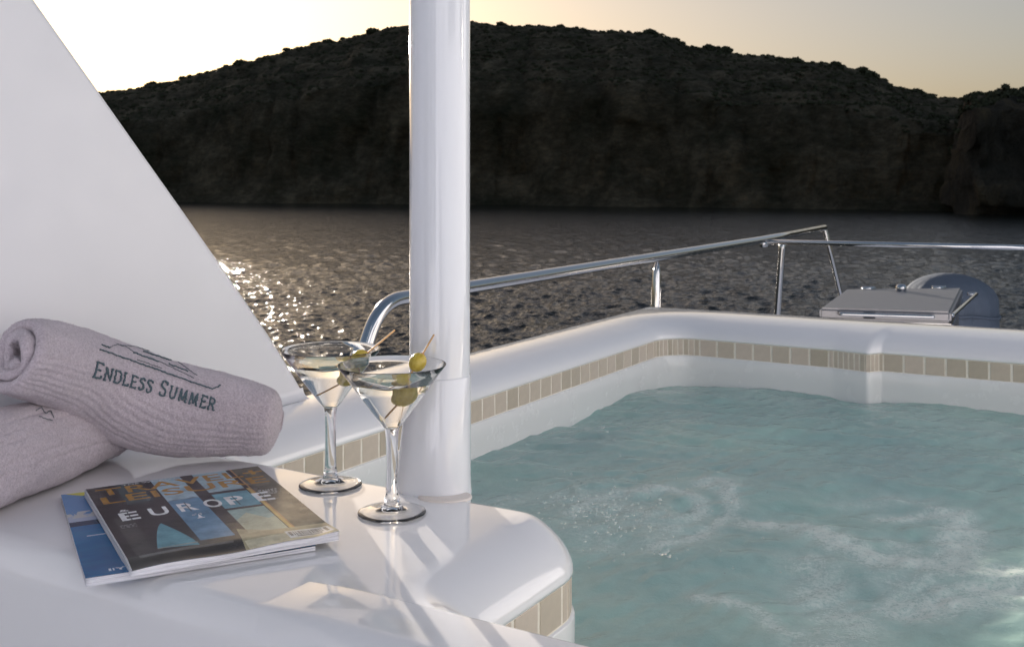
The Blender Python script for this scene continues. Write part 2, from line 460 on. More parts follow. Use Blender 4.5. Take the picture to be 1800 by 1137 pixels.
# bushes that stand out against the sky along the ridge
bush_px = [(655, 2.4), (420, 2.6), (575, 2.0), (505, 1.6), (1142, 2.3), (1245, 1.8), (1275, 2.1), (1400, 2.2), (1468, 1.7), (1515, 2.6), (1530, 2.2), (1612, 1.8), (880, 1.6), (985, 1.5), (320, 1.8), (268, 1.5)]
bush_lab = ['round bush on the ridge just left of the white column', 'dark bush on the ridge above the small dip at left', 'low bush on the skyline between the left bush and the column',
            'small bush on the rising left part of the skyline', 'rounded bush where the ridge starts to fall to the right', 'small bush on the first step down of the ridge',
            'bush just right of the first step down of the ridge', 'bush on the middle of the falling right ridge', 'low bush on the right ridge before the big clump',
            'largest dark bush of the right ridge clump', 'bush on the far side of the right ridge clump', 'last bush low on the ridge before the headland',
            'low bush on the hilltop right of the column', 'low flat bush on the broad hilltop', 'small bush low on the left skyline', 'lowest bush at the left end of the skyline']
for k, (px, s) in enumerate(bush_px):
    s *= 0.85
    j = int(round((px + 1500) / 4900 * (HX.shape[1] - 1)))
    el = (HZ[:, j] - CZ) / HYY[:, j]; i = int(np.argmax(el))
    rs2 = np.random.default_rng(500 + k)
    tr = np.concatenate([clump_verts(130, s, rs2) * np.array([1.15, 1, 0.85]), clump_verts(60, s * 0.6, rs2) + np.array([s * 0.9, 0, -0.1 * s])])
    o = thing('shrub', bush_lab[k], 'shrub', 'shrubs along the ridge', (HX[i, j], HYY[i, j], HZ[i, j]))
    link('crown', tri_mesh('crown', tr, M['shrub']), o)
    link('stem', tube_mesh('stem', [(0, 0, -0.6), (0.1, 0, s * 0.4), (0.05, 0.1, s * 0.8)], [0.12, 0.09, 0.03], M['shrub'], 6), o)

# ------------------------------------------------------------------ hot tub moulding
def round_path(pts, radii, step=0.012):
    """closed (u,v) polygon with rounded corners -> points, outward normals, arc flags, segment id"""
    n = len(pts); out = []
    pts = [Vector(p) for p in pts]
    for i in range(n):
        a, b, c = pts[i - 1], pts[i], pts[(i + 1) % n]
        d1 = (a - b).normalized(); d2 = (c - b).normalized()
        ang = d1.angle(d2); r = radii[i]; L_ = r / math.tan(ang / 2)
        p1, p2 = b + d1 * L_, b + d2 * L_
        bis = (d1 + d2).normalized(); cen = b + bis * (r / math.sin(ang / 2))
        s1, s2 = p1 - cen, p2 - cen
        tot = s1.angle_signed(s2)
        tot = -tot
        m_ = max(6, int(abs(tot) / math.radians(9)))
        arc = []
        for k in range(m_ + 1):
            al = tot * k / m_
            q = cen + Vector((s1.x * math.cos(al) - s1.y * math.sin(al), s1.x * math.sin(al) + s1.y * math.cos(al)))
            arc.append(q)
        out.append((arc, r, i))
    res = []
    for i in range(n):
        arc = out[i][0]
        nxt = out[(i + 1) % n][0][0]
        for k, q in enumerate(arc): res.append((q, i, k / (len(arc) - 1), True))
        d = (nxt - arc[-1]).length; m_ = max(1, int(d / 0.05))
        for k in range(1, m_):
            res.append((arc[-1].lerp(nxt, k / m_), i, 1.0, False))
    return res
tub_pts = [(-1.047, 1.020), (-1.047, 2.530), (-0.635, 2.530), (-0.553, 2.512), (-0.532, 2.542), (0.55, 2.575), (0.55, 0.748), (-0.500, 0.748), (-0.500, 1.022)]
tub_rad = [0.075, 0.085, 0.10, 0.012, 0.010, 0.10, 0.10, 0.05, 0.080]
# shoulder width of the wall that FOLLOWS each corner
w_after = [0.115, 0.175, 0.175, 0.175, 0.180, 0.12, 0.020, 0.080, 0.030]
path = round_path(tub_pts, tub_rad)
NP_ = len(path)
pp = [q for q, *_ in path]
nn = []
for i in range(NP_):
    t = (pp[(i + 1) % NP_] - pp[i - 1]).normalized()
    nn.append(Vector((-t.y, t.x)))
ww = []
for q, i, f, arc in path:
    wa, wb = w_after[i - 1], w_after[i]
    s_ = float(ss(0, 1, np.array(f)))
    ww.append(wa * (1 - s_) + wb * s_)
# close to the nose corners the offset direction is smoothed so that the coping stays even
def smooth_dirs(nn, rng_idx, it=30):
    nn = list(nn)
    for _ in range(it):
        new = list(nn)
        for i in rng_idx:
            new[i] = (nn[i - 1] + nn[i] * 1.0 + nn[(i + 1) % NP_]).normalized()
        nn = new
    return nn
nose = [i for i, (q, s_, f, a_) in enumerate(path) if s_ in (2, 3, 4) and -0.75 < q.x < -0.40]
tops = [nn[i] * ww[i] for i in range(NP_)]       # from the tile line to the flat top
for i, (q, s_, f, a_) in enumerate(path):
    if s_ in (2, 3) or (s_ == 4 and a_) or (s_ == 1 and not a_) or (s_ == 4 and not a_):
        tv = 2.705 + 0.035 * float(ss(-0.75, -0.2, np.array(q.x)))
        tops[i] = Vector((0, tv + (0.035 * (q.x + 0.2) if q.x > -0.2 else 0) - q.y))
    if s_ == 5 and a_:
        tops[i] = nn[i] * 0.15
TILE_T, TILE_B, WATER = -0.045, -0.086, -0.155
def ring(prof):
    """prof(i) -> list of (offset, z); builds swept strip, closed"""
    rows = None; V = []
    for i in range(NP_):
        pr = prof(i)
        rows = len(pr)
        for o_, z, nv in pr:
            q = pp[i] + nv * o_
            V.append(P(q.x, q.y, z))
    faces = []
    for i in range(NP_):
        j = (i + 1) % NP_
        for k in range(rows - 1):
            faces.append((i * rows + k, i * rows + k + 1, j * rows + k + 1, j * rows + k))
    return V, faces
tub = thing('hot_tub', 'white sunken hot tub with a band of small beige tiles, full of bubbling water', 'hot tub', loc=tuple(P(-0.2, 1.7, -0.9)))
def prof_shoulder(i):
    w = ww[i]; h = -TILE_T - 0.002; out = []
    out.append((0.004, TILE_T - 0.001, nn[i])); out.append((-0.0015, TILE_T, nn[i])); out.append((-0.0015, TILE_T + 0.003, nn[i]))
    n_ = 14
    for k in range(1, n_ + 1):
        a_ = k / n_ * PI / 2
        x = (1 - math.cos(a_)) ** 0.93
        z = TILE_T + 0.003 + (h - 0.001) * math.sin(a_)
        nv = tops[i] * x - nn[i] * (0.0015 * (1 - k / n_))
        out.append((1.0, z, nv))
    out[-1] = (1.0, 0.0, tops[i])
    return out
V, Fc = ring(prof_shoulder)
# flat top around, triangulated with the shoulder curve as a hole
hole = [pp[i] + tops[i] for i in range(NP_)]
OU0, OV1, OU1, OV0 = -1.185, 2.745, 0.75, 0.675
outer = []
def seg(a_, b_, n_): return [Vector(a_).lerp(Vector(b_), k / n_) for k in range(n_)]
outer += seg((OU0, OV0), (OU0, OV1), 30) + seg((OU0, OV1), (OU1, OV1 + 0.06), 30) + seg((OU1, OV1 + 0.06), (OU1, OV0), 30) + seg((OU1, OV0), (OU0, OV0), 30)
pts2 = outer + hole
ed = [(i, (i + 1) % len(outer)) for i in range(len(outer))] + [(len(outer) + i, len(outer) + (i + 1) % NP_) for i in range(NP_)]
vo, _, fo_, *_ = delaunay_2d_cdt([Vector((p.x, p.y)) for p in pts2], ed, [], 0, 1e-6)
def inside(poly, x, y):
    c = False; n_ = len(poly); j = n_ - 1
    for i in range(n_):
        if (poly[i].y > y) != (poly[j].y > y) and x < (poly[j].x - poly[i].x) * (y - poly[i].y) / (poly[j].y - poly[i].y) + poly[i].x: c = not c
        j = i
    return c
base = len(V)
V += [P(p.x, p.y, 0.0) for p in vo]
for f in fo_:
    cx = sum(vo[k].x for k in f) / len(f); cy = sum(vo[k].y for k in f) / len(f)
    if inside(outer, cx, cy) and not inside(hole, cx, cy): Fc.append(tuple(base + k for k in f))
# outer roll-over and sides
def roll(pts_, nrm, r=0.012, drop=-0.9):
    global V, Fc
    rows = 8; b0 = len(V)
    for q, nv in zip(pts_, nrm):
        for k in range(rows - 1):
            a_ = k / (rows - 2) * PI / 2
            V.append(P(q[0] + nv[0] * r * math.sin(a_), q[1] + nv[1] * r * math.sin(a_), -r * (1 - math.cos(a_))))
        V.append(P(q[0] + nv[0] * r * 1.02, q[1] + nv[1] * r * 1.02, drop))
    for i in range(len(pts_) - 1):
        for k in range(rows - 1):
            Fc.append((b0 + i * rows + k, b0 + (i + 1) * rows + k, b0 + (i + 1) * rows + k + 1, b0 + i * rows + k + 1))
d2 = Vector((0.06, OU1 - OU0)).normalized()      # unused slope helper
oc = outer + [outer[0]]
roll(oc[0:31], [(-1, 0)] * 31)
roll(oc[30:61], [(0, 1)] * 31)
roll(oc[60:91], [(1, 0)] * 31)
roll(oc[90:121], [(0, -1)] * 31, r=0.030)
me = mesh_from('coping', V, Fc, [M['deck']])
bm = bmesh.new(); bm.from_mesh(me); bmesh.ops.remove_doubles(bm, verts=bm.verts, dist=2e-5); bmesh.ops.recalc_face_normals(bm, faces=bm.faces); bm.to_mesh(me); bm.free()
part('coping', me, tub)
# wall below the tiles, down to the seats
V, Fc = ring(lambda i: [(0.006, TILE_B + 0.001, nn[i]), (-0.002, TILE_B, nn[i]), (-0.003, TILE_B - 0.002, nn[i]), (-0.003, -0.12, nn[i]), (-0.004, -0.20, nn[i]), (-0.006, -0.45, nn[i])])
me = mesh_from('basin_wall', V, Fc, [M['tub']]); part('basin_wall', me, tub)
V, Fc = ring(lambda i: [(0.0008, TILE_T + 0.002, nn[i]), (0.0008, TILE_B - 0.002, nn[i])])
me = mesh_from('grout_strip', V, Fc, [M['grout']], smooth=False); part('grout_strip', me, tub)
# tiles
def tile_mesh(name, w, h, d):
    bm = bmesh.new(); box_bm(bm, -w / 2, w / 2, -d / 2, d / 2, -h / 2, h / 2, 0.0008, 1)
    return bm_done(name, bm, [M['tile']])
TH = TILE_T - TILE_B - 0.0035
tw = tile_mesh('tile', 0.0390, TH, 0.005); tn = tile_mesh('tile', 0.0102, TH, 0.005)
# walk the path: wide tiles on straights, narrow ones round the corners
tiles = 0
def put_tile(me, c, nv, sx=1.0):
    global tiles
    if tiles >= 290: return
    o = link('tile', me, tub)
    o.matrix_parent_inverse = Matrix.Translation(-Vector(tub.location))
    q = P(c.x, c.y, (TILE_T + TILE_B) / 2 + random.uniform(-0.0003, 0.0003))
    d = P(nv.x, nv.y, 0)
    q = q + d * (0.0022 + random.uniform(-0.0003, 0.0003))
    o.location = q
    o.rotation_euler = (random.gauss(0, 0.006), 0, math.atan2(d.y, d.x) - PI / 2 + random.gauss(0, 0.006))
    o.scale = (sx, 1, 1)
    tiles += 1
segs = []
for i in range(len(tub_pts)):
    arc = [k for k, (q, s_, f, a_) in enumerate(path) if s_ == i and a_]
    segs.append(('arc', arc))
    segs.append(('line', [arc[-1]] + [[k for k, (q, s_, f, a_) in enumerate(path) if s_ == (i + 1) % len(tub_pts) and a_][0]]))
for typ, idx in segs:
    P_ = [pp[k] for k in idx]
    Ls = [0]
    for a_, b_ in zip(P_, P_[1:]): Ls.append(Ls[-1] + (b_ - a_).length)
    tot = Ls[-1]
    pitch = 0.0437 if typ == 'line' else 0.0130
    if tot < 0.03 and typ == 'line':
        pitch = 0.0130
    n_ = max(1, int(round(tot / pitch)))
    if typ == 'line' and tot < 0.12: n_ = max(1, int(round(tot / 0.0130))); pitch = 0.013
    for k in range(n_):
        d = (k + 0.5) / n_ * tot
        s_ = next(i for i in range(len(Ls) - 1) if Ls[i + 1] >= d - 1e-9)
        f = (d - Ls[s_]) / (Ls[s_ + 1] - Ls[s_])
        c = P_[s_].lerp(P_[s_ + 1], f)
        t = (P_[s_ + 1] - P_[s_]).normalized()
        narrow = pitch < 0.03
        put_tile(tn if narrow else tw, c, Vector((-t.y, t.x)), (tot / n_) / pitch)

# counter ledge: flat slab that carries on over the tub's near wall
n_u, n_v = 60, 14
us = np.concatenate([np.linspace(-0.70, -0.56, 20), np.linspace(-0.55, 0.80, 40)])
lift = 0.0034 * ss(-0.66, -0.58, us) - 0.0006
prof = [(0.6435, -0.9), (0.6435, -0.028)]
for k in range(1, 9):
    a_ = k / 8 * PI / 2; prof.append((0.6735 - 0.030 * math.cos(a_), -0.030 + 0.030 * math.sin(a_)))
prof += [(0.70, 0.0), (0.728, 0.0)]
for k in range(1, 7):
    a_ = k / 6 * PI / 2; prof.append((0.728 + 0.007 * math.sin(a_), -0.007 + 0.007 * math.cos(a_)))
prof += [(0.735, -0.10)]
X = np.zeros((len(us), len(prof))); Y = X.copy(); Z = X.copy()
for i, u in enumerate(us):
    for j, (v, z) in enumerate(prof):
        vv = v if v > 0.66 else v + (1 - ss(-0.66, -0.58, u)) * 0.003
        x, y = uv2xy(u, vv); X[i, j] = x; Y[i, j] = y; Z[i, j] = z + (lift[i] if z > -0.05 else 0)
ledge = link('ledge', grid_mesh('ledge', X, Y, Z, M['deck']), label='glossy white ledge along the near edge of the counter, overhanging the tub', category='ledge')

# ------------------------------------------------------------------ tub water
def tub_water():
    px_foam = [  # strokes in photo pixels: (points, half width m, strength)
        ([(1000, 905), (1080, 880), (1150, 862), (1200, 868), (1222, 895), (1210, 915)], 0.016, 0.75),
        ([(1230, 855), (1268, 850), (1283, 885), (1275, 920), (1225, 950), (1170, 965)], 0.015, 0.75),
        ([(1010, 930), (1060, 950), (1120, 955), (1200, 945)], 0.035, 0.35),
        ([(1340, 920), (1400, 925), (1470, 955), (1540, 975), (1620, 985), (1700, 1000), (1800, 1015)], 0.030, 0.85),
        ([(1430, 990), (1440, 1040), (1480, 1080), (1490, 1110), (1440, 1130)], 0.035, 0.60),
        ([(1560, 905), (1640, 895), (1700, 905), (1715, 940), (1700, 975), (1710, 1000)], 0.022, 0.85),
        ([(1580, 1065), (1680, 1050), (1760, 1035), (1850, 1040)], 0.030, 0.85),
        ([(1240, 1050), (1320, 1065), (1380, 1110), (1450, 1100)], 0.014, 0.6),
        ([(1600, 960), (1660, 1010), (1600, 1050), (1560, 1010)], 0.030, 0.5),
        ([(1480, 880), (1560, 870), (1640, 880)], 0.02, 0.35),
        ([(850, 900), (930, 880), (1010, 870)], 0.03, 0.3),
        ([(1010, 880), (1090, 900), (1180, 925)], 0.045, 0.5),
        ([(1150, 690), (1220, 680), (1330, 700), (1400, 715)], 0.05, 0.22),
        ([(1650, 740), (1800, 760)], 0.08, 0.2),
    ]
    nu, nv = 430, 480
    u = np.linspace(-1.07, 0.58, nu); v = np.linspace(0.72, 2.60, nv)
    U, Vv = np.meshgrid(u, v)
    X = CA * U + SA * Vv; Y = -SA * U + CA * Vv
    r = np.random.default_rng(21)
    wx = X + 0.03 * fbm(X * 4, Y * 4, 0, 3, 1); wy = Y + 0.03 * fbm(X * 4, Y * 4, 5, 3, 2)
    Hh = np.zeros_like(X)
    for i in range(46):
        lam = 0.028 * (0.40 / 0.028) ** (i / 45.0)
        th = r.uniform(0, 2 * PI); th = math.radians(85) + r.normal(0, 0.8)
        Hh += 0.0030 * lam ** 0.8 * r.uniform(0.5, 1.2) * np.cos(2 * PI / lam * (wx * math.cos(th) + wy * math.sin(th)) + r.uniform(0, 6.28))
    Hh += 0.008 * fbm(wx * 2.2, wy * 3.0, 2, 2, 8)
    Hh += 0.0012 * fbm(wx * 9, wy * 13, 2, 3, 18)
    # warped coordinates for foam
    fx = X + 0.035 * fbm(X * 7, Y * 7, 0, 4, 41) ; fy = Y + 0.035 * fbm(X * 7, Y * 7, 9, 4, 42)
    foam = np.zeros_like(X)
    for pts_, hw, st in px_foam:
        w = [at_z(a_, b_, WATER) for a_, b_ in pts_]
        best = np.full(X.shape, 9.0)
        for a_, b_ in zip(w, w[1:]):
            dx, dy = b_.x - a_.x, b_.y - a_.y; l2 = dx * dx + dy * dy
            t = np.clip(((fx - a_.x) * dx + (fy - a_.y) * dy) / l2, 0, 1)
            best = np.minimum(best, np.hypot(fx - a_.x - t * dx, fy - a_.y - t * dy))
        g = np.exp(-(best / (hw * 1.35)) ** 2) * st
        foam = np.maximum(foam, g)
    tex = 0.5 + 0.5 * fbm(fx * 30, fy * 30, 3, 5, 61, 0.6)
    foam = foam * (0.45 + 1.1 * tex)
    foam += 0.10 * np.clip(fbm(fx * 3, fy * 4, 0, 4, 71), 0, 1) * (0.3 + tex)
    foam = np.clip(foam, 0, 1)
    Hh += foam * 0.004 * (tex - 0.2)
    # the jet's churn beside the counter
    jet = at_z(1010, 885, WATER)
    dj = np.hypot(X - jet.x - 0.06, (Y - jet.y) * 1.2)
    Hh += 0.010 * np.exp(-(dj / 0.12) ** 2) * (fbm(X * 22, Y * 22, 1, 4, 91) + 0.3)
    me = grid_mesh('tub_water', X, Y, WATER + Hh, M['pool'])
    at_ = me.attributes.new('foam', 'FLOAT', 'POINT'); at_.data.foreach_set('value', foam.ravel().astype(np.float32))
    o = link('tub_water', me, kind='structure')
    return U, Vv, WATER + Hh
tub_water()
# droplets thrown up by the jets
rs = np.random.default_rng(77)
bm = bmesh.new()
spots = [(1060, 750, .0035), (1068, 757, .0025), (1080, 773, .003), (1169, 968, .0060), (1162, 972, .004), (1176, 975, .0035), (1540, 620, 0)]
for k in range(230):
    spots.append((rs.normal(1065, 60), rs.normal(896, 32), rs.uniform(0.0006, 0.0026) ))
for k in range(60):
    spots.append((rs.uniform(870, 1400), rs.uniform(780, 1010), rs.uniform(0.0008, 0.0018)))
for px, py, r in spots:
    if r <= 0: continue
    p = at_z(px, py, WATER + 0.008 + rs.uniform(0, 0.012))
    u_ = CA * p.x - SA * p.y
    if u_ < -0.46 and SA * p.x + CA * p.y < 1.06: continue
    res = bmesh.ops.create_icosphere(bm, subdivisions=2, radius=r, matrix=Matrix.Translation(p) @ Matrix.Diagonal((1, 1, rs.uniform(0.6, 1.2), 1)))
link('splash_droplets', bm_done('splash_droplets', bm, [M['droplet']], True), kind='stuff', label='small clear droplets splashing above the jet in the hot tub', category='droplets')

# ------------------------------------------------------------------ yacht deck and side below
bm = bmesh.new()
def uvbox(bm, u0, u1, v0, v1, z0, z1):
    vs = [bm.verts.new(P(u, v, z)) for z in (z0, z1) for (u, v) in ((u0, v0), (u1, v0), (u1, v1), (u0, v1))]
    for f in ((0, 3, 2, 1), (4, 5, 6, 7), (0, 1, 5, 4), (1, 2, 6, 5), (2, 3, 7, 6), (3, 0, 4, 7)): bm.faces.new([vs[k] for k in f])
uvbox(bm, -1.75, 6.0, -4.0, 6.3, -1.05, -0.9)
link('yacht_deck', bm_done('yacht_deck', bm, [M['bounce']]), kind='structure')
bm = bmesh.new(); uvbox(bm, -1.74, 5.98, -3.98, 6.28, -7.4, -1.051)
link('hull', bm_done('hull', bm, [M['deck']]), label='white side of the yacht below the upper deck', category='hull')

# added walls, out of view, that bounce the low sun back onto the counter
def wall_with_openings(name, pt, L0, L1, z0, z1, holes, m, t=0.06):
    """pt(l, z, d): wall coordinates to world; holes = [(l0, l1, z0, z1)]"""
    ls = sorted({L0, L1, *[h[0] for h in holes], *[h[1] for h in holes]}); zs = sorted({z0, z1, *[h[2] for h in holes], *[h[3] for h in holes]})
    bm = bmesh.new()
    for a_, b_ in zip(ls, ls[1:]):
        for c_, d_ in zip(zs, zs[1:]):
            if any(h[0] <= a_ and b_ <= h[1] and h[2] <= c_ and d_ <= h[3] for h in holes): continue
            for dd in (0.0, t): bm.faces.new([bm.verts.new(pt(*q, dd)) for q in ((a_, c_), (b_, c_), (b_, d_), (a_, d_))])
    for h in holes + [(L0, L1, z0, z1)]:
        c4 = [(h[0], h[2]), (h[1], h[2]), (h[1], h[3]), (h[0], h[3])]
        for k in range(4):
            p_, q_ = c4[k], c4[(k + 1) % 4]
            bm.faces.new([bm.verts.new(pt(*p_, 0)), bm.verts.new(pt(*q_, 0)), bm.verts.new(pt(*q_, t)), bm.verts.new(pt(*p_, t))])
    bmesh.ops.remove_doubles(bm, verts=bm.verts, dist=1e-4); bmesh.ops.recalc_face_normals(bm, faces=bm.faces)
    return bm_done(name, bm, [m])
M['dark_glass'] = mat('tinted_window', (0.03, 0.035, 0.04), 0.05)
bounce = thing('bounce_walls', 'added white walls out of view, bouncing sunlight onto the counter and tub', 'bounce_walls', loc=tuple(P(0.2, -1.6, -0.9)))
pa = lambda l, z, d: P(l, -3.4 - d, z)
pb = lambda l, z, d: P(1.15 + d, l, z)
ha = [(-0.95, -0.1, -0.1, 1.45), (0.05, 0.95, -0.1, 1.45)]  # large dark openings hold back the bounce from the rear wall
hb = [(0.2, 1.2, 0.75, 1.15), (1.9, 2.9, 0.75, 1.15)]
part('wall', wall_with_openings('wall', pa, -1.15, 1.21, -0.9, 1.9, ha, M['bounce']), bounce)
part('wall', wall_with_openings('wall', pb, -3.399, 4.4, -0.9, 1.9, hb, M['bounce']), bounce)
for pt_, hs_ in ((pa, ha), (pb, hb)):
    for h in hs_:
        bm = bmesh.new(); bm.faces.new([bm.verts.new(pt_(l, z, 0.04)) for l, z in ((h[0], h[2]), (h[1], h[2]), (h[1], h[3]), (h[0], h[3]))])
        part('window', bm_done('window', bm, [M['dark_glass']]), bounce)

# ------------------------------------------------------------------ superstructure panel at the left
PU = -1.180
def on_panel(px, py):       # where the view line through a pixel meets the panel's plane
    k = (px - 900) / F
    Y = PU / (CA * k - SA); X = k * Y
    return (SA * X + CA * Y, CZ - (py - HY) / F * Y)
edge_px = [(541, 700), (533, 683), (508, 640), (480, 594), (430, 520), (345, 397), (262, 280), (180, 163), (120, 78), (65, 0)]
edge = [on_panel(*e) for e in edge_px]
edge[0] = (edge[0][0], -0.004)
dv = edge[-1][0] - edge[-2][0]; dz = edge[-1][1] - edge[-2][1]
edge.append((edge[-1][0] + dv * 5, edge[-1][1] + dz * 5))
ev = np.array(edge); tt = np.linspace(0, 1, len(ev)); T = np.linspace(0, 1, 60)
ev = np.stack([np.interp(T, tt, ev[:, 0]), np.interp(T, tt, ev[:, 1])], 1)
for _ in range(6): ev[1:-1] = (ev[:-2] + ev[1:-1] * 2 + ev[2:]) / 4
panel = thing('superstructure_panel', 'tall white sloping side panel of the yacht rising behind the towels', 'panel', loc=tuple(P(PU, 0.9, 0)))
r = 0.010; rows = []
n2 = np.gradient(ev, axis=0); n2 /= np.linalg.norm(n2, axis=1)[:, None]
nrm2 = np.stack([-n2[:, 1], n2[:, 0]], 1)
if nrm2[20, 0] < 0: nrm2 = -nrm2
V, Fc = [], []
th = 0.036
prf = [(None, 0)] 
prof_e = [(-0.30, 0.0)] + [(-r + r * math.sin(a_), -r + r * math.cos(a_)) for a_ in np.linspace(0, PI / 2, 6)] + [(-r + r * math.cos(a_), -(th - r) - r * math.sin(a_)) for a_ in np.linspace(0, PI / 2, 6)]
# face towards the camera, gently bowed; rounded leading edge; back face
cols = 14
for i in range(60):
    e = ev[i]
    row = []
    for c in range(cols):                     # from the far left to the edge
        f = c / cols
        v = 0.10 * (1 - f) + (e[0] - r * nrm2[i, 0]) * f
        z = e[1] - r * nrm2[i, 1] if f > 0 else e[1]
        row.append(P(PU - 0.006 * math.sin(f * PI) * 0.3, v, z))
    for (o_, d_) in prof_e[1:]:
        row.append(P(PU + d_, e[0] + nrm2[i, 0] * o_, e[1] + nrm2[i, 1] * o_))
    row.append(P(PU - th, 0.10, e[1]))
    V += row; nr = len(row)
for i in range(59):
    for c in range(nr - 1):
        Fc.append((i * nr + c, i * nr + c + 1, (i + 1) * nr + c + 1, (i + 1) * nr + c))
me = mesh_from('panel_skin', V, Fc, [M['panel']])
part('panel_skin', me, panel)
# cove between panel and counter
V, Fc = [], []
vs_ = np.linspace(0.66, edge[0][0] - 0.012, 20)
for v in vs_:
    for k in range(7):
        a_ = k / 6 * PI / 2
        V.append(P(PU + 0.0005 + 0.016 * (1 - math.sin(a_)), v, 0.0005 + 0.016 * (1 - math.cos(a_))))
for i in range(19):
    for k in range(6): Fc.append((i * 7 + k, i * 7 + k + 1, (i + 1) * 7 + k + 1, (i + 1) * 7 + k))
part('cove', mesh_from('cove', V, Fc, [M['panel']]), panel)

# ------------------------------------------------------------------ column
CX, CY, CR = -0.0825, 1.235, 0.0346
colm = thing('support_column', 'thick round white column standing on the tub edge behind the glasses', 'column', loc=(CX, CY, 0))
part('shaft', lathe('shaft', [(CR, 0.12), (CR, 0.5), (CR, 1.0), (CR, 1.6)], M['column'], 96, (CX, CY, 0)), colm)
def oval_sleeve():
    n_ = 96; prof = []
    zs = [(-0.40, 0.0), (-0.02, 0.0), (0.0, 0.0012), (0.004, 0.0004), (0.02, 0.0), (0.1285, 0.0), (0.131, -0.0006), (0.132, -0.0035), (0.132, -0.012)]
    a = np.linspace(0, 2 * PI, n_, endpoint=False)
    X = np.zeros((len(zs), n_)); Y = X.copy(); Z = X.copy()
    r0 = CR + 0.0009
    for i, (z, g) in enumerate(zs):
        ext = 0.014 * (1 - float(ss(0.02, 0.125, np.array(z)))) if z < 0.13 else 0.0
        c, s_ = np.cos(a), np.sin(a)
        left = np.clip(-c, 0, 1)
        X[i] = CX + (r0 + g) * c - ext * left ** 1.5
        Y[i] = CY + (r0 + g) * s_; Z[i] = z
    return grid_mesh('sleeve', X, Y, Z, M['column'], wrap=True)
part('sleeve', oval_sleeve(), colm)
n_ = 48
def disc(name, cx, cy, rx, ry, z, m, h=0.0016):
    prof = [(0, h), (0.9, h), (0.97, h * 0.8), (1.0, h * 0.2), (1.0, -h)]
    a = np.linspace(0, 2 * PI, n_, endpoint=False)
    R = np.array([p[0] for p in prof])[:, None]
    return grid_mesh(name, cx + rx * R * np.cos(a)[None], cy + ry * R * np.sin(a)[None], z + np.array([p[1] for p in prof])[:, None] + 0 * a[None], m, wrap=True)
part('reflection_disc', disc('reflection_disc', -0.0745, 1.203, 0.030, 0.022, 0.0005, M['beige']), colm)  # flat disc coloured as the reflection at the column's foot

# ------------------------------------------------------------------ railing
RU = -1.66; RZ = 0.045
rail = thing('railing', 'polished stainless steel guard rail curving along the yacht side and stern', 'railing', loc=tuple(P(RU, 3.5, -0.9)))
def rp(px, z=RZ, u=RU):      # point of the rail's own line seen at a column of the photo
    k = (px - 900) / F; Y = u / (CA * k - SA); return Vector((k * Y, Y, z))
start = rp(652); 
foot = rp(606, -0.20); foot0 = rp(570, -0.9)
tr = [foot0, foot, rp(668, RZ + 0.0), rp(1345, RZ), rp(1449, RZ + 0.012)]
part('top_rail', tube_mesh('top_rail', fillet(tr, [0.05, 0.09, 0.2, 0.1], 12), 0.0185, M['steel'], 24), rail)
j = rp(1345, RZ - 0.012)
far = Vector((2.65, 4.80, RZ - 0.012))
part('cross_rail', tube_mesh('cross_rail', [j, j.lerp(far, 0.5), far], 0.0125, M['steel'], 16), rail)
a_ = rp(1155, RZ - 0.014); b_ = rp(1143, -0.9)
part('post', tube_mesh('post', [b_, a_.lerp(b_, 0.12), a_.lerp(b_, 0.055), a_], [0.019, 0.019, 0.016, 0.006], M['steel'], 20), rail)
a_ = rp(1376, RZ - 0.014); b_ = rp(1352, -0.9)
part('post', tube_mesh('post', [b_, a_.lerp(b_, 0.06), a_.lerp(b_, 0.055), a_], [0.017, 0.017, 0.02, 0.018], M['steel'], 20), rail)
a_ = rp(1449, RZ + 0.012); b_ = a_ + Vector((0.22, -0.05, -0.95))
part('post', tube_mesh('post', fillet([a_ + Vector((-0.03, -0.05, 0)), a_, b_], [0.02], 6), 0.014, M['steel'], 16), rail)
part('bracket', tube_mesh('bracket', [rp(1340, RZ - 0.022), rp(1358, RZ - 0.022)], 0.016, M['steel'], 12), rail)

# ------------------------------------------------------------------ barbecue on the aft deck
gp = at_z(1440, 541, -0.15)
gl, gr, gy, gb = at_z(1440, 541, -0.15), at_z(1672, 548, -0.15), 0, 0
fl = gl; fr = gr; bl = at_z(1486, 508, -0.15); br = at_z(1692, 506, -0.15)
grill = thing('barbecue', 'stainless steel barbecue with flat closed lid on the aft deck', 'barbecue', loc=((fl.x + fr.x) / 2, (fl.y + br.y) / 2, -0.9))
def prism(name, quad, z0, z1, m, inset=0.0, bev=0.006):
    bm = bmesh.new(); c = sum(quad, Vector()) / 4
    q = [p.lerp(c, inset) for p in quad]
    vs = [bm.verts.new((p.x, p.y, z0)) for p in q] + [bm.verts.new((p.x, p.y, z1)) for p in q]
    for f in ((3, 2, 1, 0), (4, 5, 6, 7), (0, 1, 5, 4), (1, 2, 6, 5), (2, 3, 7, 6), (3, 0, 4, 7)): bm.faces.new([vs[k] for k in f])
    if bev: bmesh.ops.bevel(bm, geom=list(bm.edges), offset=bev, segments=3, affect='EDGES')
    return bm_done(name, bm, [m])
quad = [fl, fr, br, bl]
part('lid', prism('lid', quad, -0.195, -0.150, M['brushed'], 0, 0.010), grill)
part('body', prism('body', quad, -0.42, -0.215, M['brushed'], 0.06, 0.01), grill)
part('lid_rim', prism('lid_rim', quad, -0.2145, -0.1955, M['steel'], -0.015, 0.004), grill)
h0 = fl.lerp(fr, 0.15) + Vector((0, -0.03, -0.018)); h1 = fl.lerp(fr, 0.85) + Vector((0, -0.03, -0.018))
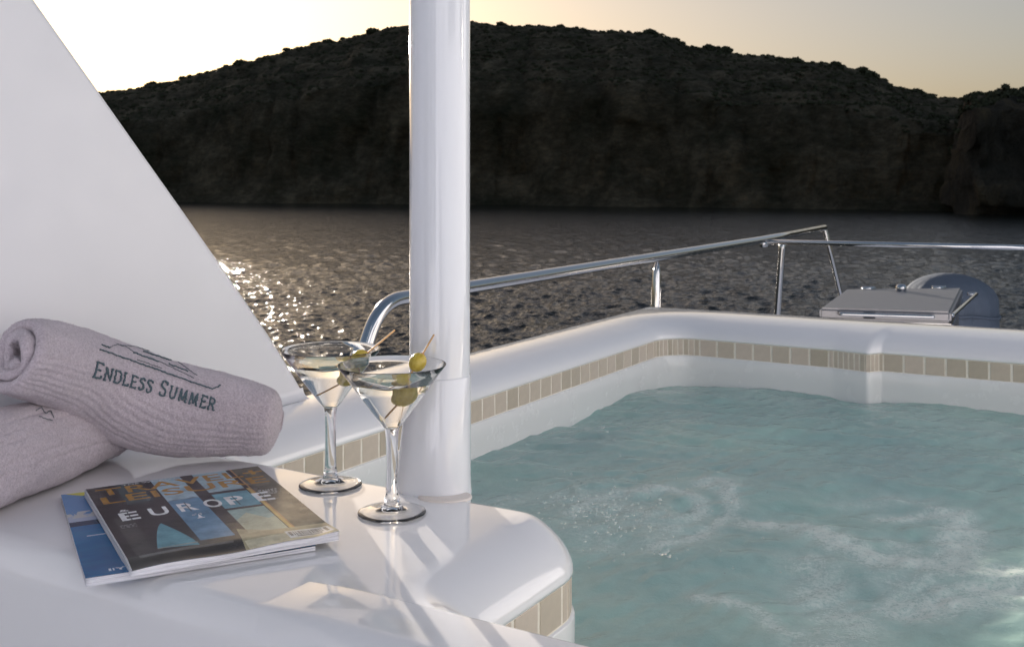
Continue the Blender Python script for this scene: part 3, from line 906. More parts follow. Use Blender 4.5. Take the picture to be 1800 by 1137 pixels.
part('handle', tube_mesh('handle', fillet([h0 + Vector((0, 0.03, 0)), h0, h1, h1 + Vector((0, 0.03, 0))], [0.01, 0.01], 5), 0.007, M['steel'], 12), grill)
sh0 = fr + Vector((0.03, 0.06, -0.02)); sh1 = br + Vector((0.03, -0.08, -0.02))
part('side_handle', tube_mesh('side_handle', fillet([sh0 + Vector((-0.04, 0, 0)), sh0, sh1, sh1 + Vector((-0.04, 0, 0))], [0.01, 0.01], 5), 0.008, M['steel'], 12), grill)
for k, p in enumerate(quad):
    c = sum(quad, Vector()) / 4; q = p.lerp(c, 0.10)
    part('leg', tube_mesh('leg', [(q.x, q.y, -0.9), (q.x, q.y, -0.40)], 0.016, M['steel'], 14), grill)
for f_ in (0.2, 0.8):
    q_ = bl.lerp(br, f_); part('hinge', tube_mesh('hinge', [q_ + Vector((-0.03, 0.004, 0.0)), q_ + Vector((0.03, 0.004, 0.0))], 0.010, M['steel'], 12), grill)
mq = fl.lerp(fr, 0.38) + Vector((0, -0.011, -0.022)); bm = bmesh.new(); box_bm(bm, mq.x - 0.022, mq.x + 0.022, mq.y - 0.003, mq.y + 0.004, mq.z - 0.012, mq.z + 0.012, 0.002)
part('latch', bm_done('latch', bm, [M['dark_glass']]), grill)
for k_ in range(3):
    q_ = (fl.lerp(fr, 0.25 + 0.25 * k_)).lerp((fl + fr + bl + br) / 4, 0.05) + Vector((0, 0.0, -0.13))
    kn_ = tube_mesh('dial', [q_ + Vector((0, -0.03, 0)), q_ + Vector((0, 0.02, 0))], 0.018, M['steel'], 18); part('dial', kn_, grill)
# knob and hinge catching the light at the back of the lid
k0 = at_z(1584, 503, -0.13)
part('knob', lathe('knob', [(0, 0.03), (0.016, 0.028), (0.024, 0.016), (0.022, 0.004), (0.012, -0.02)], M['steel'], 20, (k0.x, k0.y, -0.150)), grill)

# covered dome-shaped thing right of the barbecue
dx = at_y(1668, 480, 5.3)
cov = thing('canvas_cover', 'round-topped blue canvas cover standing behind and right of the barbecue', 'cover', loc=(dx.x, 5.3, -0.9))
rad_ = 78 / F * 5.3
pf = []
for k in range(15):
    a_ = k / 14 * PI / 2
    pf.append((rad_ * math.sin(a_), dx.z - rad_ * 0.62 * (1 - math.cos(a_))))
pf += [(rad_ * 1.02, dx.z - rad_ * 1.3), (rad_ * 1.06, -0.6), (rad_ * 1.08, -0.9)]
R = np.array([p[0] for p in pf])[:, None]; Zp = np.array([p[1] for p in pf])[:, None]
a = np.linspace(0, 2 * PI, 64, endpoint=False)[None]
fold = 1 + 0.02 * np.sin(a * 9 + Zp * 3) * ss(0.05, 0.2, R) + 0.015 * np.sin(a * 23)
part('canvas', grid_mesh('canvas', dx.x + R * np.cos(a) * fold, 5.3 + R * np.sin(a) * fold, Zp + 0 * a, M['canvas'], wrap=True), cov)
part('drawstring', tube_mesh('drawstring', [(dx.x + rad_ * 1.05 * math.cos(t), 5.3 + rad_ * 1.05 * math.sin(t), dx.z - rad_ * 0.9 + 0.01 * math.sin(3 * t)) for t in np.linspace(0, 2 * PI, 40)], 0.006, M['canvas'], 8), cov)

# ------------------------------------------------------------------ towels
def catmull(P_, t):
    n_ = len(P_) - 1; x = t * n_; i = min(int(x), n_ - 1); f = x - i
    p0, p1, p2, p3 = P_[max(i - 1, 0)], P_[i], P_[i + 1], P_[min(i + 2, n_)]
    return 0.5 * ((2 * p1) + (-p0 + p2) * f + (2 * p0 - 5 * p1 + 4 * p2 - p3) * f * f + (-p0 + 3 * p1 - 3 * p2 + p3) * f ** 3)
def towel_roll(spec, phase, turns, seed, up_ribs, flat=0.0, close_far=True, pitchf=0.30):
    """a terry towel rolled up: a thick ribbon wound in a spiral, swept along a bent axis"""
    C = [np.array(s[:4]) for s in spec]
    ns, nphi = 250, int(210 * turns)
    ss_ = np.linspace(0, 1, ns)
    K = np.array([catmull(C, t) for t in ss_])
    cen, rad = K[:, :3], K[:, 3]
    tan = np.gradient(cen, axis=0); tan /= np.linalg.norm(tan, axis=1)[:, None]
    up = np.array([0, 0, 1.0]); side = np.cross(tan, up); side /= np.linalg.norm(side, axis=1)[:, None]
    upv = np.cross(side, tan)
    phi = np.linspace(0, 2 * PI * turns, nphi)
    q = pitchf                                      # layer pitch as a fraction of the radius
    lay = phi / (2 * PI)
    rho_o = 1 - q * lay * (1 - 0.10 * lay)
    thick = q * 0.84
    # rounded ribbon outline: outer curve forward, inner curve back
    ends = 6
    loop_phi = list(phi) + list(phi[::-1])
    loop_r = list(rho_o) + list((rho_o - thick)[::-1])
    loop_phi = np.array(loop_phi); loop_r = np.array(loop_r)
    out = np.array([1] * nphi + [0] * nphi)
    # start flap tapers on to the roll beneath
    tap = ss(0, 0.35, loop_phi)
    loop_r = np.where(out == 1, loop_r - (1 - tap) * thick * 0.85, loop_r)
    m_ = len(loop_phi)
    Sg = ss_[:, None]; ang = phase + loop_phi[None] + 0.25 * fbm(Sg * 2.0, loop_phi[None] * 0.3, 0, 2, seed)
    R = rad[:, None] * loop_r[None]
    lumps = fbm(Sg * 5, np.cos(ang) * 1.4 + lay_shift(loop_phi), np.sin(ang) * 1.4, 3, seed + 4)
    R = R * (1 + 0.05 * lumps) + 0.0011 * fbm(Sg * 75, np.cos(ang) * 15, np.sin(ang) * 15, 3, seed + 9, 0.8) + 0.0018 * fbm(Sg * 14, np.cos(ang) * 2.5, np.sin(ang) * 2.5, 2, seed + 19)
    # woven ribs running along the roll on the outside
    oute = (out == 1)[None] & (loop_phi[None] < 2 * PI)
    adeg = np.mod(ang, 2 * PI)
    for c_, w_, dpt in up_ribs:
        d_ = (adeg - c_ + PI) % (2 * PI) - PI
        R = R - oute * dpt * np.exp(-(d_ / w_) ** 2) * (0.7 + 0.3 * fbm(Sg * 9, Sg * 0, c_, 2, seed))
    # the far end is tucked in and closes; the near end's edge is rounded
    if close_far:
        f = ss(0.84, 1.0, Sg)
        R = R * np.sqrt(np.clip(1 - (f * 0.97) ** 3.2, 0.02, 1)) * (1 + (0.05 * np.sin(ang * 2 + 1.0) + 0.06 * fbm(np.cos(ang) * 2.2, np.sin(ang) * 2.2, Sg * 3, 3, seed + 31)) * ss(0.6, 1, Sg))
    near = np.clip(Sg / 0.035, 0, 1)
    mid = rad[:, None] * (np.where(out == 1, loop_r - thick / 2, loop_r + thick / 2))[None]
    k_ = np.sqrt(1 - (1 - near) ** 2)
    R = mid * (1 - k_) + R * k_
    sq = 1 - flat
    # some layers stick out further than others at the open end
    push = (0.010 * np.sin(loop_phi * 0.9 + seed) + 0.006 * fbm(loop_phi, loop_phi * 0, 0, 2, seed + 2))[None] * (1 - ss(0, 0.25, Sg))
    push = push - 0.012 * (loop_phi / (2 * PI * turns))[None] * (1 - ss(0, 0.25, Sg))
    ca_, sa_ = np.cos(ang) * R, np.sin(ang) * R * sq
    Pn = cen[:, None, :] + side[:, None, :] * ca_[..., None] + upv[:, None, :] * sa_[..., None] + tan[:, None, :] * push[..., None]
    # the weight rests on the counter: nothing below it
    z = Pn[..., 2]; z = np.where(z < 0.004, 0.004 - 0.25 * (0.004 - z) * 0 + 0.0 * z, z)
    me = grid_mesh('roll', Pn[..., 0], Pn[..., 1], z, M['towel'], wrap=True)
    return me, Pn
def lay_shift(p): return (np.floor(p / (2 * PI)) * 3.1)[None] if np.ndim(p) == 1 else 0
def towel_end(spec, me): pass

upper = thing('rolled_towel', 'rolled mauve towel with embroidered lettering and boat outline, lying on top of the other towel', 'towel', 'rolled mauve towels', (-0.43, 1.36, 0))
ribsA = [(math.radians(d), 0.040, 0.0018) for d in (298, 307, 316, 325, 334, 344, 354)]
A = [(-0.538, 1.175, 0.165, 0.046), (-0.522, 1.228, 0.148, 0.053), (-0.497, 1.292, 0.116, 0.061), (-0.440, 1.340, 0.078, 0.066), (-0.375, 1.362, 0.062, 0.061), (-0.325, 1.370, 0.052, 0.053), (-0.292, 1.374, 0.047, 0.046)]
meA, PA = towel_roll(A, math.radians(215), 2.3, 3, ribsA, pitchf=0.33)
roA = part('roll', meA, upper)
lower = thing('rolled_towel', 'rolled mauve towel underneath, pointing its open end at the lower left corner', 'towel', 'rolled mauve towels', (-0.54, 1.2, 0))
B = [(-0.570, 1.105, 0.058, 0.056), (-0.563, 1.14, 0.058, 0.059), (-0.550, 1.20, 0.056, 0.060), (-0.532, 1.28, 0.050, 0.056), (-0.515, 1.35, 0.042, 0.046), (-0.504, 1.39, 0.038, 0.038)]
meB, PB = towel_roll(B, math.radians(200), 2.3, 8, [(math.radians(d), 0.040, 0.0020) for d in (350, 2, 14, 27, 40, 54)], pitchf=0.33)
roB = part('roll', meB, lower)
def pile(me, n, seed):
    """short terry loops standing off the cloth"""
    rs_ = np.random.default_rng(seed)
    nv_ = len(me.vertices); co = np.zeros(nv_ * 3, np.float32); me.vertices.foreach_get('co', co); co = co.reshape(-1, 3)
    no = np.zeros(nv_ * 3, np.float32); me.vertices.foreach_get('normal', no); no = no.reshape(-1, 3)
    vis = np.where(((np.array([0, 0, CZ]) - co) * no).sum(1) > -0.05 * 1.2)[0]
    idx = rs_.choice(vis, n); p = co[idx] + rs_.normal(0, 0.0006, (n, 3)); q = no[idx] + rs_.normal(0, 0.55, (n, 3))
    q /= np.linalg.norm(q, axis=1)[:, None]
    sd = np.cross(q, rs_.normal(size=(n, 3))); sd /= np.linalg.norm(sd, axis=1)[:, None]
    ln = rs_.uniform(0.0008, 0.0021, (n, 1))
    return tri_mesh('terry_pile', np.stack([p - sd * 0.00030, p + sd * 0.00030, p + q * ln], 1), M['pile'])
M['pile'] = mat('terry_loops', (0.60, 0.52, 0.57), 0.95, spec=0.05)
for me_, th_, sd_ in ((meA, upper, 1), (meB, lower, 2)):
    o_ = part('terry_pile', pile(me_, 90000, sd_), th_); o_['kind'] = 'stuff'
# find what the camera-facing sides look like so the stitching lies on the cloth
def bvh_of(me):
    return BVHTree.FromPolygons([v.co.copy() for v in me.vertices], [tuple(p.vertices) for p in me.polygons])
bvA, bvB = bvh_of(meA), bvh_of(meB)
cam_p = Vector((0, 0, CZ))
def cast(bv, px, py):
    d = Vector(((px - 900) / F, 1.0, -(py - HY) / F)).normalized()
    h = bv.ray_cast(cam_p, d)
    return (h[0], h[1]) if h[0] is not None else (None, None)
G = {   # serif capitals drawn as stitched strokes
 'E': [[(.12, 0), (.12, 1)], [(.12, 1), (.70, 1), (.72, .86)], [(.12, .52), (.55, .52), (.56, .60)], [(.12, 0), (.72, 0), (.76, .16)], [(0, 1), (.12, 1)], [(0, 0), (.12, 0)]],
 'N': [[(.12, 0), (.12, 1)], [(.12, 1), (.82, 0)], [(.82, 0), (.82, 1)], [(0, 0), (.24, 0)], [(0, 1), (.14, 1)], [(.70, 1), (.94, 1)]],
 'D': [[(.12, 0), (.12, 1), (.50, 1), (.78, .80), (.84, .50), (.78, .20), (.50, 0), (.12, 0)], [(0, 0), (.12, 0)], [(0, 1), (.12, 1)]],
 'L': [[(.12, 1), (.12, 0), (.66, 0), (.70, .18)], [(0, 1), (.26, 1)], [(0, 0), (.12, 0)]],
 'S': [[(.62, .80), (.60, .95), (.36, 1), (.12, .92), (.08, .72), (.30, .56), (.54, .44), (.64, .26), (.54, .06), (.30, 0), (.10, .05), (.05, .22)]],
 'U': [[(.12, 1), (.12, .28), (.24, .04), (.48, 0), (.70, .08), (.78, .30), (.78, 1)], [(0, 1), (.26, 1)], [(.66, 1), (.90, 1)]],
 'M': [[(.12, 0), (.16, 1)], [(.16, 1), (.52, .08)], [(.52, .08), (.88, 1)], [(.88, 1), (.94, 0)], [(0, 0), (.24, 0)], [(.82, 0), (1.06, 0)]],
 'R': [[(.12, 0), (.12, 1), (.50, 1), (.68, .88), (.68, .66), (.50, .52), (.12, .52)], [(.40, .52), (.78, 0), (.88, 0)], [(0, 0), (.24, 0)], [(0, 1), (.12, 1)]],
}
GW = {'E': .86, 'N': 1.05, 'D': .98, 'L': .80, 'S': .80, 'U': 1.0, 'M': 1.20, 'R': .95}
def stitched(bv, polys, rad, name, parent, m=M['thread']):
    V, Fc = [], []
    for poly in polys:
        pts_ = []
        for (a_, b_) in zip(poly, poly[1:]):
            k_ = max(2, int(math.hypot(b_[0] - a_[0], b_[1] - a_[1]) / 2.0))
            for t in range(k_): pts_.append((a_[0] + (b_[0] - a_[0]) * t / k_, a_[1] + (b_[1] - a_[1]) * t / k_))
        pts_.append(poly[-1])
        P3 = []
        for p in pts_:
            h, nv = cast(bv, p[0] + random.gauss(0, 0.45), p[1] + random.gauss(0, 0.4))
            if h is not None:
                if nv.dot(cam_p - h) < 0: nv = -nv
                P3.append(h + nv * (rad * 0.35 + 0.0006))
        if len(P3) < 2: continue
        me = tube_mesh('t', P3, [rad * random.uniform(0.75, 1.2) for _ in P3], m, 6)
        b0 = len(V); V += [v.co.copy() for v in me.vertices]; Fc += [tuple(b0 + i for i in p.vertices) for p in me.polygons]
        bpy.data.meshes.remove(me)
    if V: part(name, mesh_from(name, V, Fc, [m]), parent)
def text_px(txt, x0, y0, ux, uy, vx, vy, small, gap=0.14):
    """returns strokes in photo pixels; first letter of a word tall, the rest small caps"""
    out = []; cur = 0.0; first = True
    for ch in txt:
        if ch == ' ': cur += 0.42; first = True; continue
        k = 1.0 if first else small
        for st in G[ch]:
            out.append([(x0 + (cur + a_ * k * 0.78) * ux + b_ * k * vx, y0 + (cur + a_ * k * 0.78) * uy + b_ * k * vy) for a_, b_ in st])
        cur += GW[ch] * k * 0.78 + gap * k; first = False
    return out, cur
_, tot = text_px('ENDLESS SUMMER', 0, 0, 1, 0, 0, 1, 0.80)
W_ = 217.0 / tot
strk, _ = text_px('ENDLESS SUMMER', 163, 661, W_, W_ * 0.285, 6, -25, 0.80)
stitched(bvA, strk, 0.0012, 'lettering', upper)
boat = [[(174, 614), (373, 684)], [(373, 684), (388, 678)], [(178, 606), (192, 612)],
        [(234, 620), (278, 636)], [(252, 618), (300, 634)], [(296, 640), (330, 653)]]
stitched(bvA, boat, 0.0009, 'boat_outline', upper)
grey = mat('grey_thread', (0.17, 0.18, 0.20), 0.7)
fine = [[(190, 612), (205, 606), (222, 610), (236, 620)], [(205, 606), (240, 610), (262, 618)], [(240, 632), (262, 640), (285, 648)], [(278, 622), (300, 628), (318, 640), (345, 660)], [(262, 628), (300, 645), (340, 664)]]
stitched(bvA, fine, 0.0005, 'boat_detail', upper, grey)
stitched(bvB, [[(62, 722), (72, 716), (80, 728), (88, 722), (94, 734)], [(68, 732), (80, 736), (92, 740)]], 0.0006, 'lettering', lower, grey)

# ------------------------------------------------------------------ magazines
def font_tris(txt, bold=0.0):
    cu = bpy.data.curves.new('t', 'FONT'); cu.body = txt; cu.size = 1.0; cu.offset = bold; cu.resolution_u = 4
    o = bpy.data.objects.new('t', cu); COL.objects.link(o)
    bpy.context.view_layer.update()
    me = o.to_mesh(); me.calc_loop_triangles()
    co = np.array([v.co[:2] for v in me.vertices]); tr_ = np.array([t.vertices for t in me.loop_triangles])
    o.to_mesh_clear(); bpy.data.objects.remove(o); bpy.data.curves.remove(cu)
    t = co[tr_]
    mn, mx_ = t.reshape(-1, 2).min(0), t.reshape(-1, 2).max(0)
    return (t - mn) / (mx_ - mn)
class Page:
    def __init__(s, w, h, n, c):
        s.w, s.h = w, h; s.nx, s.ny = n, int(n * h / w)
        s.A = (np.arange(s.nx) + 0.5) / s.nx; s.B = (np.arange(s.ny) + 0.5) / s.ny      # a: left-right, b: top-down
        s.AA, s.BB = np.meshgrid(s.A, s.B)
        s.C = np.zeros((s.ny, s.nx, 3)); s.C[:] = c
    def blend(s, mask, c): s.C[:] = s.C * (1 - mask[..., None]) + np.array(c) * mask[..., None]
    def rect(s, a0, a1, b0, b1, c, al=1.0, skew=0.0):
        x = s.AA - skew * (s.BB - b0); s.blend(((x > a0) & (x < a1) & (s.BB > b0) & (s.BB < b1)) * al, c)
    def poly(s, pts, c, al=1.0):
        ins = np.zeros(s.AA.shape, bool); j = len(pts) - 1
        for i in range(len(pts)):
            (xi, yi), (xj, yj) = pts[i], pts[j]
            if yi != yj:
                cr = ((yi > s.BB) != (yj > s.BB)) & (s.AA < (xj - xi) * (s.BB - yi) / (yj - yi) + xi); ins ^= cr
            j = i
        s.blend(ins * al, c)
    def text(s, txt, a0, a1, b0, b1, c, bold=0.0, al=1.0):
        T_ = font_tris(txt, bold); mask = np.zeros(s.AA.shape, bool)
        for t in T_:
            x = a0 + t[:, 0] * (a1 - a0); y = b1 - t[:, 1] * (b1 - b0)
            i0, i1 = int(max(0, x.min() * s.nx - 1)), int(min(s.nx, x.max() * s.nx + 2))
            j0, j1 = int(max(0, y.min() * s.ny - 1)), int(min(s.ny, y.max() * s.ny + 2))
            if i1 <= i0 or j1 <= j0: continue
            px, py = s.AA[j0:j1, i0:i1], s.BB[j0:j1, i0:i1]
            e = lambda k, l: (x[l] - x[k]) * (py - y[k]) - (y[l] - y[k]) * (px - x[k])
            d0, d1, d2_ = e(0, 1), e(1, 2), e(2, 0)
            mask[j0:j1, i0:i1] |= ((d0 >= 0) & (d1 >= 0) & (d2_ >= 0)) | ((d0 <= 0) & (d1 <= 0) & (d2_ <= 0))
        s.blend(mask * al, c)
def cover_mesh(name, pg, fn, th=0.0003):
    a = np.linspace(0, 1, pg.nx + 1); b = np.linspace(0, 1, pg.ny + 1)
    A_, B_ = np.meshgrid(a, b)
    X, Y, Z = fn(A_, B_)
    me = grid_mesh(name, X, Y, Z, M['print'])
    ca_ = me.color_attributes.new('ink', 'FLOAT_COLOR', 'CORNER')
    face = pg.C.reshape(-1, 3)
    arr = np.ones((len(face), 4, 4), np.float32); arr[:, :, :3] = face[:, None, :]
    ca_.data.foreach_set('color', arr.ravel())
    return me
def mag_fn(tl, ang, w, h, zt, curl):
    ca_, sa_ = math.cos(ang), math.sin(ang)
    def fn(A_, B_):
        x = tl[0] + ca_ * A_ * w + sa_ * B_ * h
        y = tl[1] + sa_ * A_ * w - ca_ * B_ * h
        return x, y, zt + curl(A_, B_)
    return fn
def pages_mesh(name, fn, zb, n=40, wob=0.0012):
    """paper block: wavy side strips from just under the cover down to the base"""
    ring_ = [(t, 0) for t in np.linspace(0, 1, n)] + [(1, t) for t in np.linspace(0, 1, n)[1:]] + [(t, 1) for t in np.linspace(1, 0, n)[1:]] + [(0, t) for t in np.linspace(1, 0, n)[1:-1]]
    Ar = np.array([r_[0] for r_ in ring_]); Br = np.array([r_[1] for r_ in ring_])
    X, Y, Z = fn(Ar, Br)
    cx, cy = X.mean(), Y.mean(); L_ = 12
    rowsX, rowsY, rowsZ = [], [], []
    for k in range(L_ + 1):
        f = k / L_
        z = (Z - 0.0003) * (1 - f) + zb * f
        ins = (0.0005 + wob * (0.5 + 0.5 * fbm(Ar * 6 + k * 3.1, Br * 6, k * 1.7, 3, 5))) * (0 if k == 0 else 1) * (1.0 if k % 2 else 0.35)
        d_ = np.hypot(X - cx, Y - cy)
        sag = 0.0009 * np.sin(Ar * 7 + k) * np.sin(f * PI)
        rowsX.append(X - (X - cx) / d_ * ins); rowsY.append(Y - (Y - cy) / d_ * ins); rowsZ.append(np.maximum(z + sag, zb))
    return grid_mesh(name, np.array(rowsX), np.array(rowsY), np.array(rowsZ), M['paper'], wrap=True)

# lower magazine: blue travel cover
pg = Page(0.205, 0.272, 300, (0.06, 0.20, 0.45))
pg.C[:] = np.array((0.16, 0.33, 0.62)) * (1 - 0.5 * pg.BB[..., None])
m_ = (pg.BB > 0.40); pg.blend(m_ * 1.0, (0.03, 0.16, 0.36))
pg.blend(ss(0.45, 0.8, pg.BB) * 0.7, (0.01, 0.09, 0.26))
wavy = 0.5 + 0.5 * fbm(pg.AA * 9, pg.BB * 40, 0, 4, 3); pg.blend((pg.BB > 0.5) * wavy * 0.30, (0.04, 0.30, 0.50))
pg.rect(0, 1, 0.385, 0.44, (0.015, 0.04, 0.09))
pg.rect(0, 1, 0.30, 0.385, (0.50, 0.52, 0.62), 0.8)
rgh = fbm(pg.AA * 30, pg.BB * 30, 0, 4, 9); pg.blend(((pg.BB > 0.26) & (pg.BB < 0.34) & (rgh > -0.05)) * 0.9, (0.60, 0.58, 0.55))
pg.poly([(0.02, 0.0), (0.3, 0.0), (0.25, 0.035), (0.10, 0.05)], (0.75, 0.70, 0.10))
pg.rect(0.06, 0.4, 0.56, 0.57, (0.7, 0.75, 0.8), 0.8)
pg.text('IIY', 0.10, 0.17, 0.94, 0.965, (0.8, 0.85, 0.9), 0.02)
tlB = at_z(107, 869, 0.0060)
curlB = lambda a_, b_: 0.0011 * np.sin(a_ * 5 + 1) * b_ + 0.0016 * ss(0.8, 1.0, b_) * (1 - a_) - 0.0010
mb = thing('magazine', 'magazine with blue sea cover lying underneath, only its left strip showing', 'magazine', 'magazines on the counter', (tlB.x, tlB.y, 0))
fB = mag_fn((tlB.x, tlB.y), math.radians(26.6), 0.205, 0.285, 0.0068, curlB)
part('cover', cover_mesh('cover', pg, fB), mb)
part('pages', pages_mesh('pages', fB, 0.0006), mb)

# upper magazine
pg = Page(0.192, 0.275, 430, (0.016, 0.015, 0.016))
nz_ = fbm(pg.AA * 8, pg.BB * 8, 0, 4, 4)
pg.blend(np.clip(0.25 + nz_, 0, 1) * 0.5, (0.035, 0.035, 0.037))
pg.rect(0.16, 0.30, 0.0, 0.30, (0.05, 0.085, 0.09), 0.9)          # dim window at the left
pg.rect(0.05, 0.14, 0.46, 0.90, (0.06, 0.06, 0.055), 0.8)
# sky and sea through the openings
pg.rect(0.36, 0.53, 0.0, 0.34, (0.36, 0.48, 0.55))
pg.rect(0.36, 0.53, 0.34, 0.86, (0.14, 0.27, 0.40))
wavy = 0.5 + 0.5 * fbm(pg.AA * 10, pg.BB * 70, 0, 4, 6)
pg.blend(((pg.AA > 0.36) & (pg.AA < 0.53) & (pg.BB > 0.34) & (pg.BB < 0.86)) * wavy * 0.4, (0.07, 0.17, 0.30))
pg.rect(0.60, 0.80, 0.0, 0.30, (0.34, 0.45, 0.50))
pg.rect(0.60, 0.80, 0.33, 0.54, (0.15, 0.34, 0.42))
pg.rect(0.60, 0.80, 0.565, 0.86, (0.28, 0.40, 0.38))
pg.poly([(0.60, 0.70), (0.68, 0.62), (0.76, 0.72), (0.80, 0.70), (0.80, 0.86), (0.60, 0.86)], (0.42, 0.45, 0.34))
# arched blue opening low at the left
pts_ = [(0.155, 0.87), (0.345, 0.90)] + [(0.345 - 0.095 * t, 0.90 - 0.30 * t ** 0.7) for t in np.linspace(0, 1, 10)] + [(0.25 - 0.095 * t, 0.60 + 0.27 * t ** 1.5) for t in np.linspace(0, 1, 10)]
pg.poly(pts_, (0.12, 0.30, 0.36))
pg.rect(0.155, 0.345, 0.865, 0.875, (0.25, 0.30, 0.28))
# stone at the right, warm edge of a frame
st_ = np.clip(0.5 + fbm(pg.AA * 6, pg.BB * 9, 0, 5, 12), 0, 1)
mk = ((pg.AA > 0.83) * 1.0)
pg.blend(mk * (0.55 + 0.4 * st_), (0.13, 0.115, 0.08)); pg.blend(mk * np.clip(fbm(pg.AA * 12, pg.BB * 12, 3, 4, 14), 0, 1), (0.26, 0.24, 0.17))
pg.rect(0.805, 0.825, 0.30, 0.88, (0.55, 0.38, 0.12)); pg.rect(0.80, 0.806, 0.0, 0.9, (0.04, 0.03, 0.02)); pg.rect(0.826, 0.835, 0.0, 0.9, (0.40, 0.22, 0.09))
pg.poly([(0.56, 0.80), (0.72, 0.86), (1.0, 0.86), (1.0, 1.0), (0.53, 1.0)], (0.45, 0.40, 0.25), 0.75)
pg.poly([(0.55, 0.93), (1.0, 0.90), (1.0, 1.0), (0.55, 1.0)], (0.62, 0.58, 0.42), 0.7)
pg.rect(0.06, 0.50, 0.905, 0.925, (0.10, 0.10, 0.10))
OR = (0.40, 0.20, 0.035)
pg.text('TRAVEL+', 0.05, 0.99, 0.035, 0.135, OR, 0.012)
pg.text('LEISURE', 0.05, 0.97, 0.155, 0.255, OR, 0.012)
pg.text('THE WORLD', 0.20, 0.50, 0.008, 0.024, (0.7, 0.7, 0.7), 0.01)
WH = (0.78, 0.78, 0.78)
for ch, a0 in zip('EUROPE', (0.085, 0.235, 0.385, 0.52, 0.645, 0.80)):
    pg.text(ch, a0, a0 + 0.095, 0.40 - 0.02 * (a0), 0.50, WH, 0.02)
    if ch in 'ERP': pg.rect(a0 + 0.046, a0 + 0.052, 0.38, 0.51, (0.05, 0.06, 0.07), 0.8)
pg.text('n° 3', 0.42, 0.47, 0.545, 0.57, WH, 0.01)
pg.text('&', 0.10, 0.15, 0.36, 0.385, WH, 0.01)
pg.rect(0.76, 0.985, 0.90, 0.975, (0.70, 0.70, 0.68))
rs = np.random.default_rng(9); x = 0.775
while x < 0.95:
    w_ = rs.uniform(0.002, 0.007); pg.rect(x, x + w_, 0.91, 0.955, (0.05, 0.05, 0.05)); x += w_ + rs.uniform(0.002, 0.006)
pg.rect(0.955, 0.972, 0.91, 0.96, (0.15, 0.15, 0.15)); pg.rect(0.80, 0.93, 0.960, 0.968, (0.12, 0.12, 0.12))
rs = np.random.default_rng(19)
def small_lines(a0, a1, b0, n_, dy, c, hgt=0.006):
    for k in range(n_):
        x = a0; e_ = a1 - rs.uniform(0, 0.25) * (a1 - a0)
        while x < e_:
            w_ = rs.uniform(0.006, 0.022); pg.rect(x, min(x + w_, e_), b0 + k * dy, b0 + k * dy + hgt, c, 0.85); x += w_ + 0.006
small_lines(0.85, 0.97, 0.36, 4, 0.018, (0.75, 0.75, 0.72)); small_lines(0.06, 0.15, 0.55, 3, 0.015, (0.45, 0.45, 0.45), 0.004)
gr = 1 + 0.35 * fbm(pg.AA * 14, pg.BB * 20, 2, 5, 77)[..., None] + 0.12 * fbm(pg.AA * 70, pg.BB * 90, 2, 2, 78)[..., None]
pg.C *= np.clip(gr, 0.4, 1.5)
# a small sail boat on the sea seen through the doorway, hills at its horizon
pg.poly([(0.36, 0.34), (0.40, 0.325), (0.45, 0.335), (0.50, 0.322), (0.53, 0.34)], (0.16, 0.22, 0.26))
pg.poly([(0.44, 0.60), (0.452, 0.555), (0.462, 0.60)], (0.8, 0.82, 0.85)); pg.rect(0.432, 0.47, 0.602, 0.61, (0.75, 0.76, 0.8))
# inset white spine line
pg.rect(0, 0.008, 0, 1, (0.55, 0.55, 0.57))
tlA = at_z(148, 860, 0.0150)
curlA = lambda a_, b_: 0.0016 * np.sin(a_ * 4.2) * b_ + 0.0018 * ss(0.82, 1.0, b_) * np.sin(a_ * 11) * 0.5 - 0.0030 * ss(0.9, 1, b_) * (1 - ss(0.5, 0.9, a_)) + 0.0035 * ss(0.92, 1.0, (a_ + b_) / 2)
mt = thing('magazine', 'glossy dark travel magazine with orange title lying on top of the blue one', 'magazine', 'magazines on the counter', (tlA.x, tlA.y, 0.0068))
fA = mag_fn((tlA.x, tlA.y), math.radians(29.6), 0.192, 0.272, 0.0152, curlA)
part('cover', cover_mesh('cover', pg, fA), mt)
def fA_low(A_, B_):
    x, y, z = fA(A_, B_); return x, y, z
part('pages', pages_mesh('pages', fA, 0.0072), mt)

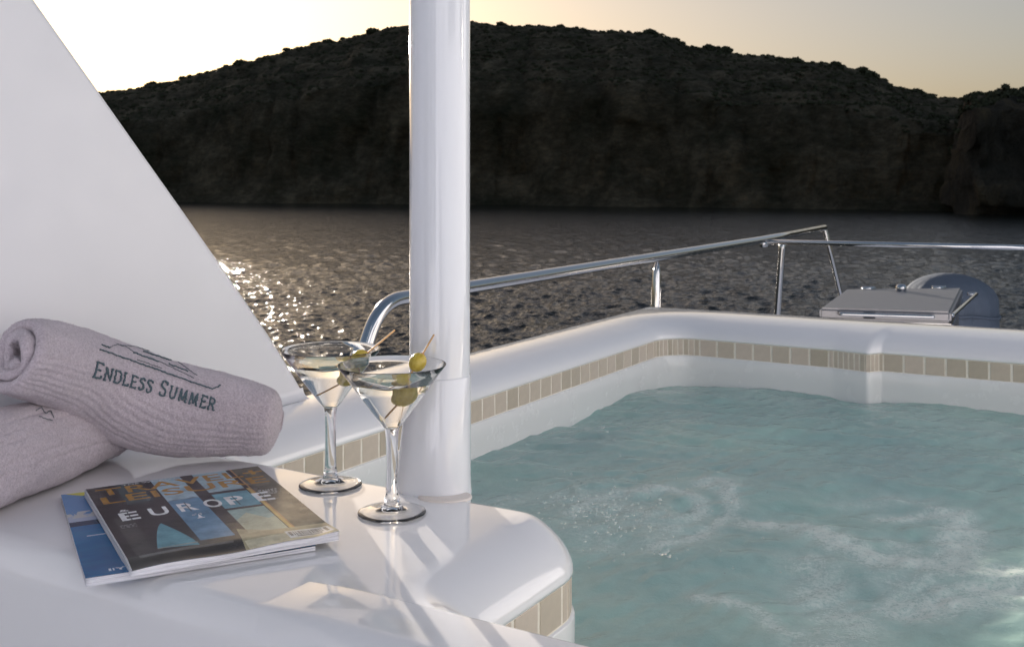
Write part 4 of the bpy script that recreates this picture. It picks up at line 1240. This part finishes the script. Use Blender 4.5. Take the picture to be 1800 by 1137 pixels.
# ------------------------------------------------------------------ martini glasses
def martini(cx, cy, label, pick, olives, tilt=0.0):
    t = thing('martini_glass', label, 'glass', 'martini glasses', (cx, cy, 0.0004))
    z0 = 0.0
    foot = [(0.0, 0.0060), (0.006, 0.0050), (0.012, 0.0034), (0.020, 0.0020), (0.029, 0.0009), (0.0345, 0.0002), (0.0357, 0.0006), (0.0362, 0.0013), (0.0357, 0.0021), (0.0345, 0.0025), (0.029, 0.0031), (0.020, 0.0043), (0.0125, 0.0062), (0.0092, 0.0090), (0.0078, 0.0125)]
    stem = [(0.0078, 0.0125), (0.0082, 0.0145), (0.0080, 0.0165), (0.0070, 0.0185), (0.0066, 0.023), (0.0063, 0.035), (0.0062, 0.050), (0.0063, 0.068), (0.0066, 0.080), (0.0070, 0.086), (0.0078, 0.0905)]
    R1, H1 = 0.0575, 0.157
    outer_ = [(0.0078, 0.0905), (0.0100, 0.0925)]
    for k in range(1, 11):
        f = k / 10; outer_.append((0.0100 + (R1 - 0.0100) * f, 0.0925 + (H1 - 0.0925) * f ** 1.02))
    rim = [(R1 - 0.0001, H1 + 0.0004), (R1 - 0.00045, H1 + 0.0006), (R1 - 0.0008, H1 + 0.0004)]
    inner_ = []
    for k in range(10, -1, -1):
        f = k / 10; inner_.append((0.0083 + (R1 - 0.0009 - 0.0083) * f, 0.0950 + (H1 - 0.0950) * f ** 1.02))
    inner_ += [(0.0050, 0.0932), (0.0, 0.0925)]
    link('foot', lathe('foot', foot, M['glass'], 72), t)
    link('stem', lathe('stem', stem, M['glass'], 48), t)
    bowl = outer_ + rim + inner_
    link('bowl', lathe('bowl', bowl, M['glass'], 96), t)
    # the drink overlaps the glass wall by a hair so no air film shows
    zl = 0.1395; e = 0.00025
    f_l = ((zl - 0.0950) / (H1 - 0.0950)) ** (1 / 1.02); rl = 0.0083 + (R1 - 0.0009 - 0.0083) * f_l
    dr = [(0.0, 0.0925 - e), (0.0050 + e, 0.0932 - e)]
    for k in range(0, 8):
        f = f_l * k / 7; dr.append((0.0083 + (R1 - 0.0009 - 0.0083) * f + e, 0.0950 + (H1 - 0.0950) * f ** 1.02))
    dr += [(rl + e, zl + 0.0006), (rl - 0.0008, zl + 0.0001), (rl - 0.002, zl - 0.0001), (0.02, zl - 0.0002), (0.0, zl - 0.0002)]
    link('drink', lathe('drink', dr, M['drink'], 96), t)
    p = thing('olive_pick', pick[2], 'cocktail pick', 'olive picks in the martini glasses', (cx, cy, 0.0))
    a_, b_ = pick[0], pick[1]
    part('stick', tube_mesh('stick', [a_, a_.lerp(b_, 0.03), a_.lerp(b_, 0.5), b_], [0.0003, 0.0010, 0.0011, 0.0010], M['wood'], 10), p)
    d = (b_ - a_).normalized(); q = d.to_track_quat('Z', 'Y')
    for f, rr_, ln in olives:
        c = a_.lerp(b_, f)
        pr = []
        for k in range(17):
            th_ = PI * k / 16; pr.append((rr_ * math.sin(th_) ** 0.92 if 0 < k < 16 else 0.0, -ln * math.cos(th_)))
        # olives sit across the stick: their own axis tilts away from it
        om = lathe('olive', pr, M['olive'], 32)
        o = link('olive', om, p); o.matrix_parent_inverse = Matrix.Translation(-Vector(p.location))
        o.location = c; o.rotation_euler = q.to_euler()
        pm = lathe('pimento', [(0.0, ln * 1.02), (rr_ * 0.16, ln * 1.03), (rr_ * 0.30, ln * 0.985), (rr_ * 0.32, ln * 0.9)], M['pimento'], 20)
        link('pimento', pm, o)
    return t
fy = 1.144; fx_ = (689 - 900) / F * fy
g1 = martini(fx_, fy, 'martini glass nearest the camera, right one of the two, with two olives', 
             (at_y(677, 734, 1.130), at_y(763, 588, 1.165), 'wooden pick with two olives in the nearer right glass'), [(0.66, 0.0092, 0.0105), (0.33, 0.0105, 0.0120)])
by = 1.247; bx_ = (581 - 900) / F * by
g2 = martini(bx_, by, 'martini glass farther back, left one beside the towel, with two olives',
             (at_y(558, 693, 1.238), at_y(694, 580, 1.270), 'wooden pick with two olives in the farther left glass'), [(0.54, 0.0105, 0.0120), (0.34, 0.0095, 0.0110)])
